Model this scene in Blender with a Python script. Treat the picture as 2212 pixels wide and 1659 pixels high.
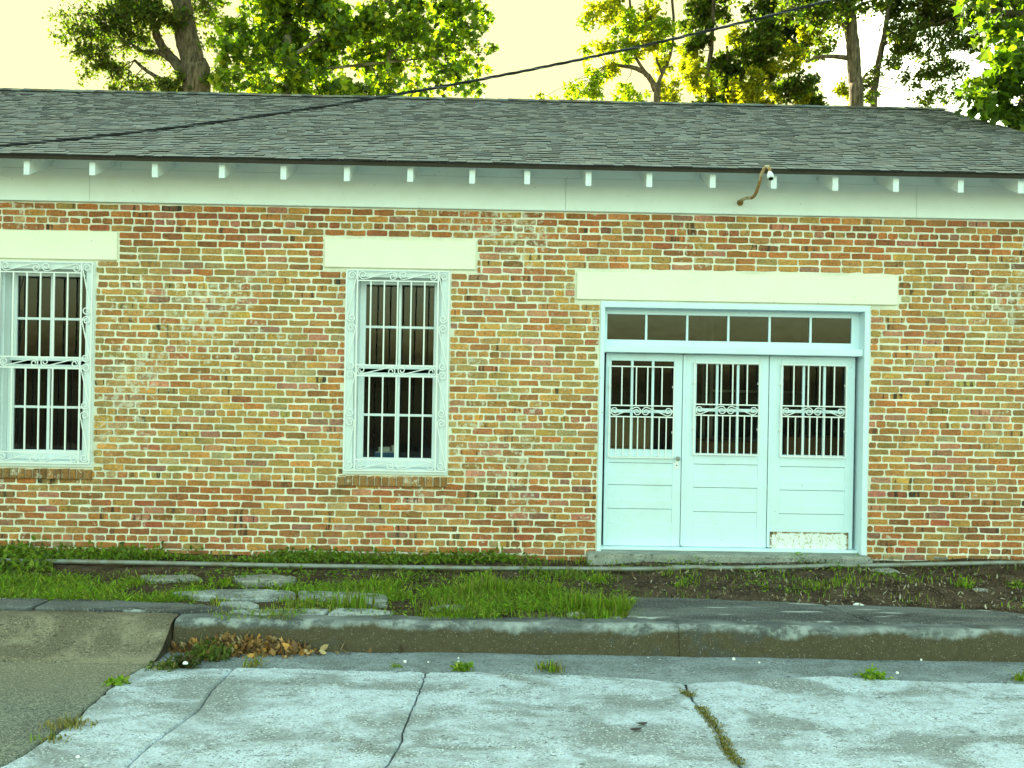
import bpy, math, random
import numpy as np
from mathutils import Vector, Matrix
rad = math.radians
for o in list(bpy.data.objects): bpy.data.objects.remove(o)
SC = bpy.context.scene; COL = SC.collection
# ------------------------------------------------------------------ camera
F = 1841.0; CX, CY = 1106.0, 829.5           # pixel model of the photograph (2212 x 1659 view)
D, H = 8.52, 1.74                            # camera distance from the facade, height above wall foot
YAW, PITCH, ROLL = rad(.6), 0.0, rad(1.0)
fw = Vector((math.sin(YAW)*math.cos(PITCH), math.cos(YAW)*math.cos(PITCH), math.sin(PITCH)))
rt = Vector((math.cos(YAW), -math.sin(YAW), 0)); up = rt.cross(fw)
r2 = rt*math.cos(ROLL)+up*math.sin(ROLL); u2 = -rt*math.sin(ROLL)+up*math.cos(ROLL)
cd = bpy.data.cameras.new('camera'); cam = bpy.data.objects.new('camera', cd); COL.objects.link(cam)
cam.matrix_world = Matrix(((r2.x, u2.x, -fw.x, 0), (r2.y, u2.y, -fw.y, -D), (r2.z, u2.z, -fw.z, H), (0, 0, 0, 1)))
cd.sensor_fit = 'HORIZONTAL'; cd.sensor_width = 36; cd.lens = 36*F/2212; cd.clip_start = .05; cd.clip_end = 2000
SC.camera = cam
# ------------------------------------------------------------------ sky, sun, exposure
SUN_EL, SUN_ROT = rad(13), rad(-24)
w = bpy.data.worlds.new('World'); SC.world = w; w.use_nodes = True
nt = w.node_tree; nt.nodes.clear()
sky = nt.nodes.new('ShaderNodeTexSky'); sky.sky_type = 'NISHITA'; sky.sun_disc = False
sky.sun_elevation = SUN_EL; sky.sun_rotation = SUN_ROT; sky.air_density = 1.0; sky.dust_density = 4.0; sky.ozone_density = 1.0
tint = nt.nodes.new('ShaderNodeMix'); tint.data_type = 'RGBA'; tint.blend_type = 'MULTIPLY'; tint.inputs[0].default_value = 1
tint.inputs[7].default_value = (.98, 1.0, .60, 1)
cap = nt.nodes.new('ShaderNodeMix'); cap.data_type = 'RGBA'; cap.inputs[7].default_value = (.95, .92, .47, 1)   # hazy evening air: the glare round the sun levels off to cream
csep = nt.nodes.new('ShaderNodeSeparateColor'); cmr = nt.nodes.new('ShaderNodeMapRange'); cmr.interpolation_type = 'SMOOTHSTEP'; cmr.inputs[1].default_value = 2.4; cmr.inputs[2].default_value = 4.4
bg = nt.nodes.new('ShaderNodeBackground'); bg.inputs[1].default_value = .15
wo = nt.nodes.new('ShaderNodeOutputWorld')
nt.links.new(sky.outputs[0], tint.inputs[6]); nt.links.new(sky.outputs[0], csep.inputs[0]); nt.links.new(csep.outputs[0], cmr.inputs[0]); nt.links.new(cmr.outputs[0], cap.inputs[0]); nt.links.new(tint.outputs[2], cap.inputs[6]); nt.links.new(cap.outputs[2], bg.inputs[0]); nt.links.new(bg.outputs[0], wo.inputs[0])
sd = Vector((math.sin(SUN_ROT)*math.cos(SUN_EL), math.cos(SUN_ROT)*math.cos(SUN_EL), math.sin(SUN_EL)))
sl = bpy.data.lights.new('sun', 'SUN'); sl.energy = 5.0; sl.angle = rad(.5); sl.color = (1, .92, .66)
sun = bpy.data.objects.new('sun', sl); COL.objects.link(sun); sun.rotation_euler = sd.to_track_quat('Z', 'Y').to_euler(); sun.location = sd*60
SC.view_settings.view_transform = 'Standard'; SC.view_settings.look = 'None'; SC.view_settings.gamma = 1
SC.view_settings.exposure = 3.18
SC.view_settings.use_curve_mapping = False
SC.cycles.max_bounces = 8; SC.cycles.transparent_max_bounces = 12
# ------------------------------------------------------------------ pixel helpers
def ray(x, y): return fw + r2*((x-CX)/F) + u2*((CY-y)/F)
def W(x, y, Y=0.0):
    d = ray(x, y); t = (Y+D)/d.y; return Vector((d.x*t, Y, H+d.z*t))
def G(x, y, z=0.0):
    d = ray(x, y); t = (z-H)/d.z; return Vector((d.x*t, -D+d.y*t, z))
rng = np.random.default_rng(7); random.seed(7)
# ------------------------------------------------------------------ mesh builder
class MB:
    def __init__(s): s.v = []; s.f = []; s.c = []; s.n = 0
    def add(s, v, f, c=(1, 1, 1, 1)):
        v = np.asarray(v, float).reshape(-1, 3); c = np.asarray(c, float)
        if c.ndim == 1: c = np.tile(np.append(c, 1)[:4], (len(v), 1))
        elif c.shape[1] == 3: c = np.hstack([c, np.ones((len(c), 1))])
        s.v.append(v); s.c.append(c)
        if isinstance(f, np.ndarray): s.f.append(f+s.n)
        else:
            for q in f: s.f.append(np.asarray([q])+s.n)
        s.n += len(v); return s
    def box(s, x0, x1, y0, y1, z0, z1, c=(1, 1, 1, 1), bev=0.0):
        if bev <= 0:
            v = [(x, y, z) for x in (x0, x1) for y in (y0, y1) for z in (z0, z1)]
            f = np.array([(0, 1, 3, 2), (4, 6, 7, 5), (0, 4, 5, 1), (2, 3, 7, 6), (0, 2, 6, 4), (1, 5, 7, 3)])
            return s.add(v, f, c)
        b = min(bev, (x1-x0)*.45, (y1-y0)*.45, (z1-z0)*.45)
        lo = (x0, y0, z0); hi = (x1, y1, z1); v = []; idx = {}
        for sx in (0, 1):
            for sy in (0, 1):
                for sz in (0, 1):
                    S = (sx, sy, sz)
                    for ax in range(3):
                        p = []
                        for k in range(3):
                            e = hi[k] if S[k] else lo[k]
                            if k != ax: e += -b if S[k] else b
                            p.append(e)
                        idx[(S, ax)] = len(v); v.append(p)
        f = []
        for ax in range(3):
            a, b2 = (ax+1) % 3, (ax+2) % 3
            for sgn in (0, 1):
                q = []
                for (i, j) in ((0, 0), (1, 0), (1, 1), (0, 1)):
                    S = [0, 0, 0]; S[ax] = sgn; S[a] = i; S[b2] = j; q.append(idx[(tuple(S), ax)])
                f.append(q if sgn else q[::-1])
            for i in (0, 1):
                for j in (0, 1):
                    S0 = [0, 0, 0]; S1 = [0, 0, 0]; S0[a] = S1[a] = i; S0[b2] = S1[b2] = j; S1[ax] = 1
                    S0, S1 = tuple(S0), tuple(S1)
                    q = [idx[(S0, a)], idx[(S1, a)], idx[(S1, b2)], idx[(S0, b2)]]
                    f.append(q if (i ^ j) else q[::-1])
        for S in [(i, j, k) for i in (0, 1) for j in (0, 1) for k in (0, 1)]:
            q = [idx[(S, 0)], idx[(S, 1)], idx[(S, 2)]]
            f.append(q if sum(S) % 2 else q[::-1])
        return s.add(v, f, c)
    def tube(s, pts, r, sides=6, c=(1, 1, 1, 1), cap=True):
        P = np.asarray(pts, float); n = len(P)
        R = np.full(n, r) if np.isscalar(r) else np.asarray(r, float)
        T = np.gradient(P, axis=0); T /= np.linalg.norm(T, axis=1)[:, None]+1e-12
        a = np.array([0, 0, 1.]) if abs(T[0][2]) < .9 else np.array([1., 0, 0])
        u = np.cross(T[0], a); u /= np.linalg.norm(u); v = []
        for i in range(n):
            u = u-T[i]*np.dot(u, T[i]); u /= np.linalg.norm(u)+1e-12; b = np.cross(T[i], u)
            for k in range(sides):
                t = 2*math.pi*(k+.5)/sides; v.append(P[i]+R[i]*(u*math.cos(t)+b*math.sin(t)))
        f = [(i*sides+k, i*sides+(k+1) % sides, (i+1)*sides+(k+1) % sides, (i+1)*sides+k) for i in range(n-1) for k in range(sides)]
        s.add(v, np.array(f), c)
        if cap:
            m = s.n-n*sides
            s.f.append(np.array([[m+k for k in range(sides)][::-1]])); s.f.append(np.array([[m+(n-1)*sides+k for k in range(sides)]]))
        return s
    def poly(s, P, z0, z1, c=(1, 1, 1, 1), bev=.006, dz=None):      # extruded polygon with a chamfered top edge
        P = np.asarray(P, float)[:, :2]; n = len(P)
        if np.sum(P[:, 0]*np.roll(P[:, 1], -1)-np.roll(P[:, 0], -1)*P[:, 1]) < 0: P = P[::-1]
        cen = P.mean(0); d = P-cen; L = np.linalg.norm(d, axis=1)[:, None]
        I = cen+d*(1-np.minimum(bev*1.6/np.maximum(L, 1e-6), .3))
        t = np.zeros(n) if dz is None else np.asarray(dz)
        v = [(*p, z0) for p in P]+[(*p, z1-bev+t[i]) for i, p in enumerate(P)]+[(*p, z1+t[i]) for i, p in enumerate(I)]
        f = [(i, (i+1) % n, n+(i+1) % n, n+i) for i in range(n)]+[(n+i, n+(i+1) % n, 2*n+(i+1) % n, 2*n+i) for i in range(n)]
        s.add(v, np.array(f), c); m = s.n-3*n
        s.f.append(np.array([[m+2*n+i for i in range(n)]])); return s
    def grid(s, fn, nu, nv, c=(1, 1, 1, 1)):
        v = [fn(i/nu, j/nv) for j in range(nv+1) for i in range(nu+1)]
        f = [(j*(nu+1)+i, j*(nu+1)+i+1, (j+1)*(nu+1)+i+1, (j+1)*(nu+1)+i) for j in range(nv) for i in range(nu)]
        return s.add(v, np.array(f), c)
    def build(s, name, mat, parent=None, label=None, cat=None, group=None, kind=None, origin=None, smooth=False):
        me = bpy.data.meshes.new(name); V = np.vstack(s.v); C = np.vstack(s.c)
        if origin is not None: V = V-np.asarray(origin, float)
        lv = np.concatenate([q.ravel() for q in s.f]).astype(np.int32)
        cnt = np.concatenate([np.full(len(q), q.shape[1]) for q in s.f]).astype(np.int32)
        st = np.concatenate([[0], np.cumsum(cnt)[:-1]]).astype(np.int32)
        me.vertices.add(len(V)); me.vertices.foreach_set('co', V.astype(np.float32).ravel())
        me.loops.add(len(lv)); me.loops.foreach_set('vertex_index', lv)
        me.polygons.add(len(cnt)); me.polygons.foreach_set('loop_start', st)
        me.update(calc_edges=True)
        a = me.color_attributes.new('Col', 'FLOAT_COLOR', 'POINT'); a.data.foreach_set('color', C.astype(np.float32).ravel())
        me.polygons.foreach_set('use_smooth', np.full(len(cnt), bool(smooth)))
        me.materials.append(M[mat] if isinstance(mat, str) else mat)
        o = bpy.data.objects.new(name, me); COL.objects.link(o)
        if origin is not None: o.location = origin
        if parent is not None: attach(o, parent)
        tag(o, label, cat, group, kind); return o
def attach(o, p):
    o.parent = p; o.matrix_parent_inverse = wm(p).inverted()
def wm(o):
    m = Matrix.Translation(o.location) @ o.rotation_euler.to_matrix().to_4x4()
    return (wm(o.parent) @ o.matrix_parent_inverse @ m) if o.parent else m
def tag(o, label=None, cat=None, group=None, kind=None):
    if label: o['label'] = label
    if cat: o['category'] = cat
    if group: o['group'] = group
    if kind: o['kind'] = kind
    return o
def empty(name, loc=(0, 0, 0), label=None, cat=None, group=None, kind=None):
    o = bpy.data.objects.new(name, None); COL.objects.link(o); o.location = loc; o.empty_display_size = .2
    return tag(o, label, cat, group, kind)
def lin(*c): return tuple(((x/255)/12.92 if x/255 <= .04045 else ((x/255+.055)/1.055)**2.4) for x in c)
# ------------------------------------------------------------------ materials
M = {}
class NT:
    def __init__(s, name, rough=.8, spec=.3):
        m = bpy.data.materials.new(name); m.use_nodes = True; s.m = m; s.t = m.node_tree
        s.b = s.t.nodes['Principled BSDF']; s.o = s.t.nodes['Material Output']
        s.b.inputs['Roughness'].default_value = rough; s.b.inputs['Specular IOR Level'].default_value = spec
        M[name] = m; s.tc = None
    def nd(s, ty, **k):
        n = s.t.nodes.new(ty)
        for a, b in k.items(): setattr(n, a, b)
        return n
    def lk(s, a, b): s.t.links.new(a, b)
    def co(s, sc=(1, 1, 1), which='Object', loc=(0, 0, 0)):
        tc = s.nd('ShaderNodeTexCoord'); mp = s.nd('ShaderNodeMapping'); mp.inputs['Scale'].default_value = sc; mp.inputs['Location'].default_value = loc
        s.lk(tc.outputs[which], mp.inputs[0]); return mp.outputs[0]
    def noise(s, scale, detail=4, rough=.6, sc=(1, 1, 1), which='Object', loc=(0, 0, 0), dist=0):
        n = s.nd('ShaderNodeTexNoise'); n.inputs['Scale'].default_value = scale; n.inputs['Detail'].default_value = detail
        n.inputs['Roughness'].default_value = rough; n.inputs['Distortion'].default_value = dist
        s.lk(s.co(sc, which, loc), n.inputs['Vector']); return n.outputs['Fac']
    def vor(s, scale, feature='F1', sc=(1, 1, 1), out='Distance'):
        n = s.nd('ShaderNodeTexVoronoi'); n.feature = feature; n.inputs['Scale'].default_value = scale
        s.lk(s.co(sc), n.inputs['Vector']); return n.outputs[out]
    def ramp(s, fac, lo, hi, a=0., b=1.):
        n = s.nd('ShaderNodeMapRange'); n.interpolation_type = 'SMOOTHSTEP'
        for i, x in enumerate((lo, hi, a, b)): n.inputs[1+i].default_value = x
        s.lk(fac, n.inputs[0]); return n.outputs[0]
    def math(s, op, a, b):
        n = s.nd('ShaderNodeMath', operation=op)
        for i, x in enumerate((a, b)):
            if isinstance(x, (int, float)): n.inputs[i].default_value = x
            else: s.lk(x, n.inputs[i])
        return n.outputs[0]
    def mix(s, fac, a, b, mode='MIX'):
        n = s.nd('ShaderNodeMix'); n.data_type = 'RGBA'; n.blend_type = mode
        for i, x in ((0, fac), (6, a), (7, b)):
            if isinstance(x, (int, float)): n.inputs[i].default_value = x
            elif isinstance(x, tuple): n.inputs[i].default_value = (*x[:3], 1)
            else: s.lk(x, n.inputs[i])
        return n.outputs[2]
    def attr(s):
        n = s.nd('ShaderNodeVertexColor'); n.layer_name = 'Col'; return n.outputs
    def sep(s, which='Object'):
        tc = s.nd('ShaderNodeTexCoord'); n = s.nd('ShaderNodeSeparateXYZ'); s.lk(tc.outputs[which], n.inputs[0]); return n.outputs
    def color(s, c):
        if isinstance(c, tuple): s.b.inputs['Base Color'].default_value = (*c[:3], 1)
        else: s.lk(c, s.b.inputs['Base Color'])
        return s
    def bump(s, h, strength=.4, dist=.01, prev=None):
        n = s.nd('ShaderNodeBump'); n.inputs['Strength'].default_value = strength; n.inputs['Distance'].default_value = dist
        s.lk(h, n.inputs['Height'])
        if prev is not None: s.lk(prev, n.inputs['Normal'])
        s.lk(n.outputs[0], s.b.inputs['Normal']); return n.outputs[0]
def paint(name, base, dirt=.25, rough=.5):
    t = NT(name, rough, .35)
    n1 = t.noise(3.0, 5, .65); n2 = t.noise(40, 3, .6, sc=(1, 1, .12)); n3 = t.noise(22, 6, .7)
    c = t.mix(t.ramp(n1, .42, .75, 0, dirt), base, tuple(x*y for x, y in zip(base, (.72, .68, .58))))
    c = t.mix(t.ramp(n2, .55, .85, 0, dirt*.6), c, tuple(x*.75 for x in base))
    c = t.mix(t.ramp(n3, .672, .69, 0, .6), c, (.22, .17, .11))
    t.color(c); t.bump(t.noise(60, 4, .6, sc=(1, 1, .4)), .25, .004); return t
paint('paint_white', (.72, .79, .82)); paint('paint_frieze', (.80, .86, .85), .18, .6)
paint('paint_lintel', (.83, .82, .66), .14, .55); paint('paint_door', (.64, .79, .87), .26, .45)
paint('paint_iron', (.80, .82, .82), .15, .45)
# brick
t = NT('brick', .92, .2); a = t.attr(); c = a[0]
st = t.ramp(t.noise(1, 3, .6, sc=(22, 22, 2)), .55, .62); st = t.math('MULTIPLY', st, a[1])
c = t.mix(st, c, (.045, .035, .03))
c = t.mix(t.ramp(t.noise(30, 4, .7), .40, .62, 0, .8), c, t.mix(1.0, c, (1.45, 1.25, 1.0), 'MULTIPLY'))
c = t.mix(t.ramp(t.noise(60, 5, .75, loc=(3, 1, 4)), .52, .62, 0, .8), c, t.mix(1.0, c, (.50, .46, .42), 'MULTIPLY'))
c = t.mix(t.ramp(t.noise(120, 1.5, .5), .62, .68, 0, .9), c, (.05, .04, .03))
c = t.mix(t.ramp(t.noise(1.3, 5, .7, loc=(2, 0, 6)), .50, .72, 0, .42), c, (.16, .13, .06))
c = t.mix(t.ramp(t.math('ADD', t.noise(14, 6, .75, loc=(9, 2, 0)), t.ramp(t.noise(.9, 4, .6, loc=(5, 5, 1)), .40, .72, -.06, .12)), .60, .66, 0, .7), c, (.60, .57, .46))
t.color(c); t.bump(t.noise(90, 5, .7), .6, .006)
t = NT('mortar', .95, .1)
c = t.mix(t.ramp(t.noise(2.2, 5, .65), .35, .68), (.82, .79, .66), (.63, .61, .49))
c = t.mix(t.ramp(t.noise(34, 5, .7), .55, .72, 0, .45), c, (.28, .26, .19))
t.color(c); t.bump(t.noise(70, 6, .75), .6, .006)
# roof
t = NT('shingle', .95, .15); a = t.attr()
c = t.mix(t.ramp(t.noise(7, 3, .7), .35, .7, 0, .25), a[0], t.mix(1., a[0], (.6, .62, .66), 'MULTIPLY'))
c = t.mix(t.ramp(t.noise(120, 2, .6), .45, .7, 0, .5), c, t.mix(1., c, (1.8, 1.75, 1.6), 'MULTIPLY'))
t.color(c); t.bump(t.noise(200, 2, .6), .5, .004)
t = NT('roof_edge', .8, .3); t.color(t.mix(t.noise(20, 4), (.03, .026, .02), (.06, .048, .034)))
# concrete
def concrete(name, bright, dark, grime, blot=1.6, lo=.40, hi=.62, gs=.35):
    t = NT(name, .93, .2)
    c = t.mix(t.ramp(t.noise(blot, 6, .62, sc=(1, 1.7, 1), dist=.6), lo, hi), dark, bright)
    c = t.mix(t.ramp(t.noise(9, 6, .75), .42, .70, 0, .5), c, tuple(x*.72 for x in dark))
    c = t.mix(t.ramp(t.noise(70, 3, .7), .56, .66, 0, .6), c, grime)
    v = t.vor(150); c = t.mix(t.ramp(v, .05, .28, gs, 0), c, (.07, .068, .06))
    c = t.mix(t.ramp(t.noise(190, 2, .6, loc=(4, 4, 1)), .62, .70, 0, .5), c, (.62, .62, .56))
    k_ = tuple(x*.38 for x in dark)
    m_ = t.ramp(t.noise(5, 4, .7, loc=(7, 3, 0)), .36, .62, .25, 1.0)
    c = t.mix(t.math('MULTIPLY', t.ramp(t.noise(82, 1.5, .5, loc=(1, 5, 2), sc=(.8, 1.3, 1)), .585, .64, 0, .95), m_), c, k_)
    c = t.mix(t.math('MULTIPLY', t.ramp(t.noise(70, 1, .5, loc=(6, 1, 3)), .60, .66, 0, .75), m_), c, tuple(min(.8, x*1.35) for x in bright))
    c = t.mix(t.ramp(t.noise(24, 2, .6, loc=(2, 2, 8), sc=(.6, 1.6, 1)), .655, .69, 0, .8), c, k_)
    t.color(c); p = t.bump(t.noise(45, 6, .7), .7, .010); t.bump(t.vor(150), .5, .005, p); return t
concrete('concrete_slab', (.54, .62, .71), (.25, .275, .28), (.18, .185, .18), 1.5, .40, .60)
concrete('concrete_gutter', (.27, .31, .33), (.16, .18, .185), (.10, .105, .095), 2.2, .35, .65, .5)
concrete('concrete_ramp', (.24, .21, .145), (.13, .112, .075), (.07, .06, .04), 2.5, .4, .62, .6)
concrete('concrete_step', (.36, .37, .33), (.24, .245, .22), (.13, .13, .11), 3, .4, .6)
concrete('paver', (.40, .43, .42), (.18, .19, .18), (.09, .09, .08), 3.5, .42, .56)
concrete('stone', (.36, .36, .32), (.2, .195, .17), (.10, .095, .08), 7, .4, .6)
# dark stained pavement with pale worn spots
t = NT('stained_slab', .85, .3)
n = t.noise(1.4, 6, .6, sc=(.7, 2.6, 1))
c = t.mix(t.ramp(n, .38, .62), (.045, .046, .048), (.115, .12, .12))
c = t.mix(t.ramp(t.noise(2.2, 4, .55, sc=(.8, 4.5, 1), loc=(2, 7, 0)), .60, .67, 0, .8), c, (.42, .44, .43))
c = t.mix(t.ramp(t.noise(60, 4, .7), .55, .68, 0, .6), c, (.2, .195, .17))
c = t.mix(t.ramp(t.noise(70, 1.5, .5, loc=(3, 3, 3)), .60, .66, 0, .7), c, (.26, .265, .25)); c = t.mix(t.ramp(t.noise(3, 5, .7, sc=(1, 3, 1), loc=(1, 9, 0)), .5, .7, 0, .5), c, (.16, .15, .12))
t.color(c); t.bump(t.noise(50, 5, .7), .5, .006)
KY_ = -2.33
# kerb: pale worn nose, dark tar and soil stain on the face with a ragged upper edge
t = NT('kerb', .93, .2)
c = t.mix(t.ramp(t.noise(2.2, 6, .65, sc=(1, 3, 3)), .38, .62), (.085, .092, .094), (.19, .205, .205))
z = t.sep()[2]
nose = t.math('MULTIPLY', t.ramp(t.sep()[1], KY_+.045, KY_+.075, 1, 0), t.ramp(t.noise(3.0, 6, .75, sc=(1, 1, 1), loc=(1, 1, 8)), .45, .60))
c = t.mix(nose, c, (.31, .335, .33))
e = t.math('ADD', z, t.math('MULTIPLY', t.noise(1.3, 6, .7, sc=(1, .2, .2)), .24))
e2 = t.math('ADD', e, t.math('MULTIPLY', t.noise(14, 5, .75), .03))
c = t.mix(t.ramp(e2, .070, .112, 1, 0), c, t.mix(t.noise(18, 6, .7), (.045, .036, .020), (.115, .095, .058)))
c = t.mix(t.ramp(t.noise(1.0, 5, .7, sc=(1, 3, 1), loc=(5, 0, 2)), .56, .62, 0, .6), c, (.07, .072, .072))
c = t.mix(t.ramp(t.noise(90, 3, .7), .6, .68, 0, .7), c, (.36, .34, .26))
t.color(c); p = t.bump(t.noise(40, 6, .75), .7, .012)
# asphalt
t = NT('asphalt', .92, .25)
c = t.mix(t.ramp(t.noise(1.2, 5, .6), .38, .62), (.125, .135, .11), (.20, .21, .17))
v = t.vor(95, out='Color'); sv = t.nd('ShaderNodeSeparateColor'); t.lk(v, sv.inputs[0])
c = t.mix(t.ramp(sv.outputs[0], .3, .95, 0, .6), c, (.30, .30, .23)); c = t.mix(t.ramp(sv.outputs[1], .6, .8, 0, .6), c, (.045, .045, .04))
sy = t.math('ADD', t.sep()[1], t.math('MULTIPLY', t.noise(3, 5, .7), .5))
c = t.mix(t.ramp(sy, -3.25, -2.5, 0, .9), c, t.mix(t.noise(70, 3, .7), (.10, .088, .058), (.31, .275, .19)))
c = t.mix(t.ramp(t.noise(105, 1.5, .5), .58, .64, 0, .7), c, (.045, .048, .042)); c = t.mix(t.ramp(t.noise(95, 1.5, .5, loc=(4, 4, 4)), .59, .65, 0, .65), c, (.36, .37, .29))
t.color(c); p = t.bump(t.vor(95), .8, .008); t.bump(t.noise(12, 4, .6), .3, .01, p)
t = NT('road_bed', .95, .1); t.color(t.mix(t.noise(30, 4), (.03, .027, .02), (.07, .06, .042)))
t = NT('earth', .95, .1)
c = t.mix(t.ramp(t.noise(6, 6, .7), .35, .65), (.042, .026, .016), (.125, .084, .055))
c = t.mix(t.ramp(t.noise(45, 5, .75), .56, .70, 0, .7), c, (.21, .17, .12)); t.color(c); t.bump(t.noise(28, 7, .75), 1, .03)
t = NT('ground', .95, .1); t.color(t.mix(t.ramp(t.noise(.3, 6, .7), .35, .65), (.05, .075, .02), (.10, .085, .05)))
t = NT('galvanised', .5, .5); t.color(t.mix(t.ramp(t.noise(5, 5, .7), .4, .7), (.24, .26, .24), (.16, .14, .09))); t.b.inputs['Metallic'].default_value = .25
t = NT('rusty_pipe', .7, .3); t.color(t.mix(t.ramp(t.noise(9, 5, .7), .42, .56), (.50, .46, .34), (.30, .16, .05))); t.bump(t.noise(60, 4), .4, .004)
t = NT('black_rubber', .6, .3); t.color((.012, .013, .015))
t = NT('bright_strand', .4, .5); t.color((.10, .105, .11)); t.b.inputs['Metallic'].default_value = .6
t = NT('dark_hole', .9, .1); t.color((.01, .01, .009))
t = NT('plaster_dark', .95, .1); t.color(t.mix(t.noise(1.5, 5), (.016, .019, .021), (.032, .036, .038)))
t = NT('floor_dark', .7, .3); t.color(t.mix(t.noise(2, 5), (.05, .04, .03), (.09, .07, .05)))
t = NT('cardboard', .9, .2); t.color(t.mix(t.noise(12, 4, sc=(1, 1, .2)), (.40, .26, .13), (.52, .36, .19)))
t = NT('cardboard_brown', .9, .2); t.color(t.mix(t.noise(12, 4, sc=(1, 1, .2)), (.20, .105, .05), (.28, .16, .08)))
t = NT('tape', .4, .4); t.color((.45, .33, .18))
t = NT('white_card', .8, .3); t.color((.8, .8, .78))
t = NT('blue_card', .7, .3); t.color((.03, .16, .38))
t = NT('amber', .4, .4); t.color((.75, .35, .02))
t = NT('shelf_metal', .5, .5); t.color((.22, .21, .17)); t.b.inputs['Metallic'].default_value = .3
# peeling kick board
t = NT('peeling_board', .7, .3); s = t.sep('Generated')
def edge(ax):
    p = t.math('SUBTRACT', s[ax], .5); return t.math('ABSOLUTE', p, 0)
ex = t.ramp(edge(0), .44, .50, 0, .28); ez = t.ramp(edge(2), .30, .50, 0, .28)
n = t.math('ADD', t.math('ADD', ex, ez), t.noise(16, 6, .75, sc=(1, 1, 1.4)))
m1 = t.ramp(n, .70, .73); m2 = t.ramp(n, .82, .86)
ln = t.math('ABSOLUTE', t.math('SUBTRACT', t.noise(9, 3, .6, sc=(1, 1, .5), loc=(3, 0, 1)), .5), 0)
c = t.mix(t.ramp(ln, .006, .016, .75, 0), (.74, .77, .76), (.42, .34, .22))
c = t.mix(m1, c, (.30, .21, .11)); c = t.mix(m2, c, (.10, .06, .03)); t.color(c); t.bump(m1, .6, -.006)
# glass
t = NT('glass', .02, .5); t.t.nodes.remove(t.b)
tr = t.nd('ShaderNodeBsdfTransparent'); tr.inputs[0].default_value = (.62, .64, .60, 1); gl = t.nd('ShaderNodeBsdfGlossy'); gl.inputs['Roughness'].default_value = .03
gl.inputs[0].default_value = (1, 1, 1, 1)
fr = t.nd('ShaderNodeFresnel'); fr.inputs[0].default_value = 1.42; mx = t.nd('ShaderNodeMixShader')
bp = t.nd('ShaderNodeBump'); bp.inputs['Strength'].default_value = .05; bp.inputs['Distance'].default_value = .02; t.lk(t.noise(5, 2), bp.inputs['Height']); t.lk(bp.outputs[0], gl.inputs['Normal'])
t.lk(fr.outputs[0], mx.inputs[0]); t.lk(tr.outputs[0], mx.inputs[1]); t.lk(gl.outputs[0], mx.inputs[2]); t.lk(mx.outputs[0], t.o.inputs[0])
# foliage: diffuse + translucent, colour per leaf
def leafmat(name, trans=.5, tcol=(1.75, 1.85, .40), rough=.55):
    t = NT(name, rough, .3); a = t.attr(); t.color(a[0])
    tl = t.nd('ShaderNodeBsdfTranslucent'); t.lk(t.mix(1., a[0], tcol, 'MULTIPLY'), tl.inputs[0])
    mx = t.nd('ShaderNodeMixShader'); mx.inputs[0].default_value = trans
    t.lk(t.b.outputs[0], mx.inputs[1]); t.lk(tl.outputs[0], mx.inputs[2]); t.lk(mx.outputs[0], t.o.inputs[0])
leafmat('leaf', .5); leafmat('grass', .45, (1.5, 1.5, .6)); leafmat('dead_leaf', .15, (1, 1, 1), .8)
t = NT('bark', .95, .1); c = t.mix(t.ramp(t.noise(5, 6, .7, sc=(3, 3, .6)), .35, .68), (.045, .035, .022), (.17, .14, .095))
c = t.mix(t.ramp(t.noise(3, 4, .6, loc=(4, 4, 4)), .55, .7, 0, .6), c, (.06, .075, .03)); t.color(c); t.bump(t.noise(9, 6, .7, sc=(3, 3, .5)), .9, .05)
t = NT('pale_bark', .9, .15); t.color(t.mix(t.ramp(t.noise(4, 5, .7), .42, .58), (.22, .20, .13), (.09, .08, .05)))
# ================================================================== the setting
GZ = -.22                                     # road level
def fbm(x, y, s=1.0, o=3, seed=0.0):
    v = 0; a = 1
    for k in range(o):
        f = s*2**k; v += a*(math.sin(x*f*1.7+seed+k*1.3+1.3*math.sin(y*f*1.1+seed))+math.sin(y*f*1.9-seed*2+k+1.1*math.sin(x*f*.9)))*.5; a *= .5
    return v
KY = -2.33                                    # kerb face
gm = MB().grid(lambda u, v: (-400+800*u, -400+800*v, -.36), 8, 8)
gm.build('ground', 'ground', kind='structure')
bed = MB().grid(lambda u, v: (-30+60*u, -30+(30+KY+.1)*v, -.275), 6, 6); bed.build('road_bed', 'road_bed', kind='structure')
# earth verge between wall and kerb
def vz(x, y):
    t = max(0, min(1, (y+1.0)/1.0)); r = max(0, min(1, (x-1.0)/4.5))
    return -.025+.02*fbm(x, y, 2.3, 4, 1.0)+t*(.03+.05*r)+.02*r
verge = MB().grid(lambda u, v: (-15+30*u, KY+.1+(.12-KY-.1)*v, vz(-15+30*u, KY+.1+(.12-KY-.1)*v)-(.05 if v < .08 else 0)), 420, 44)
verge.build('earth_verge', 'earth', kind='structure', smooth=True)
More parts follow.
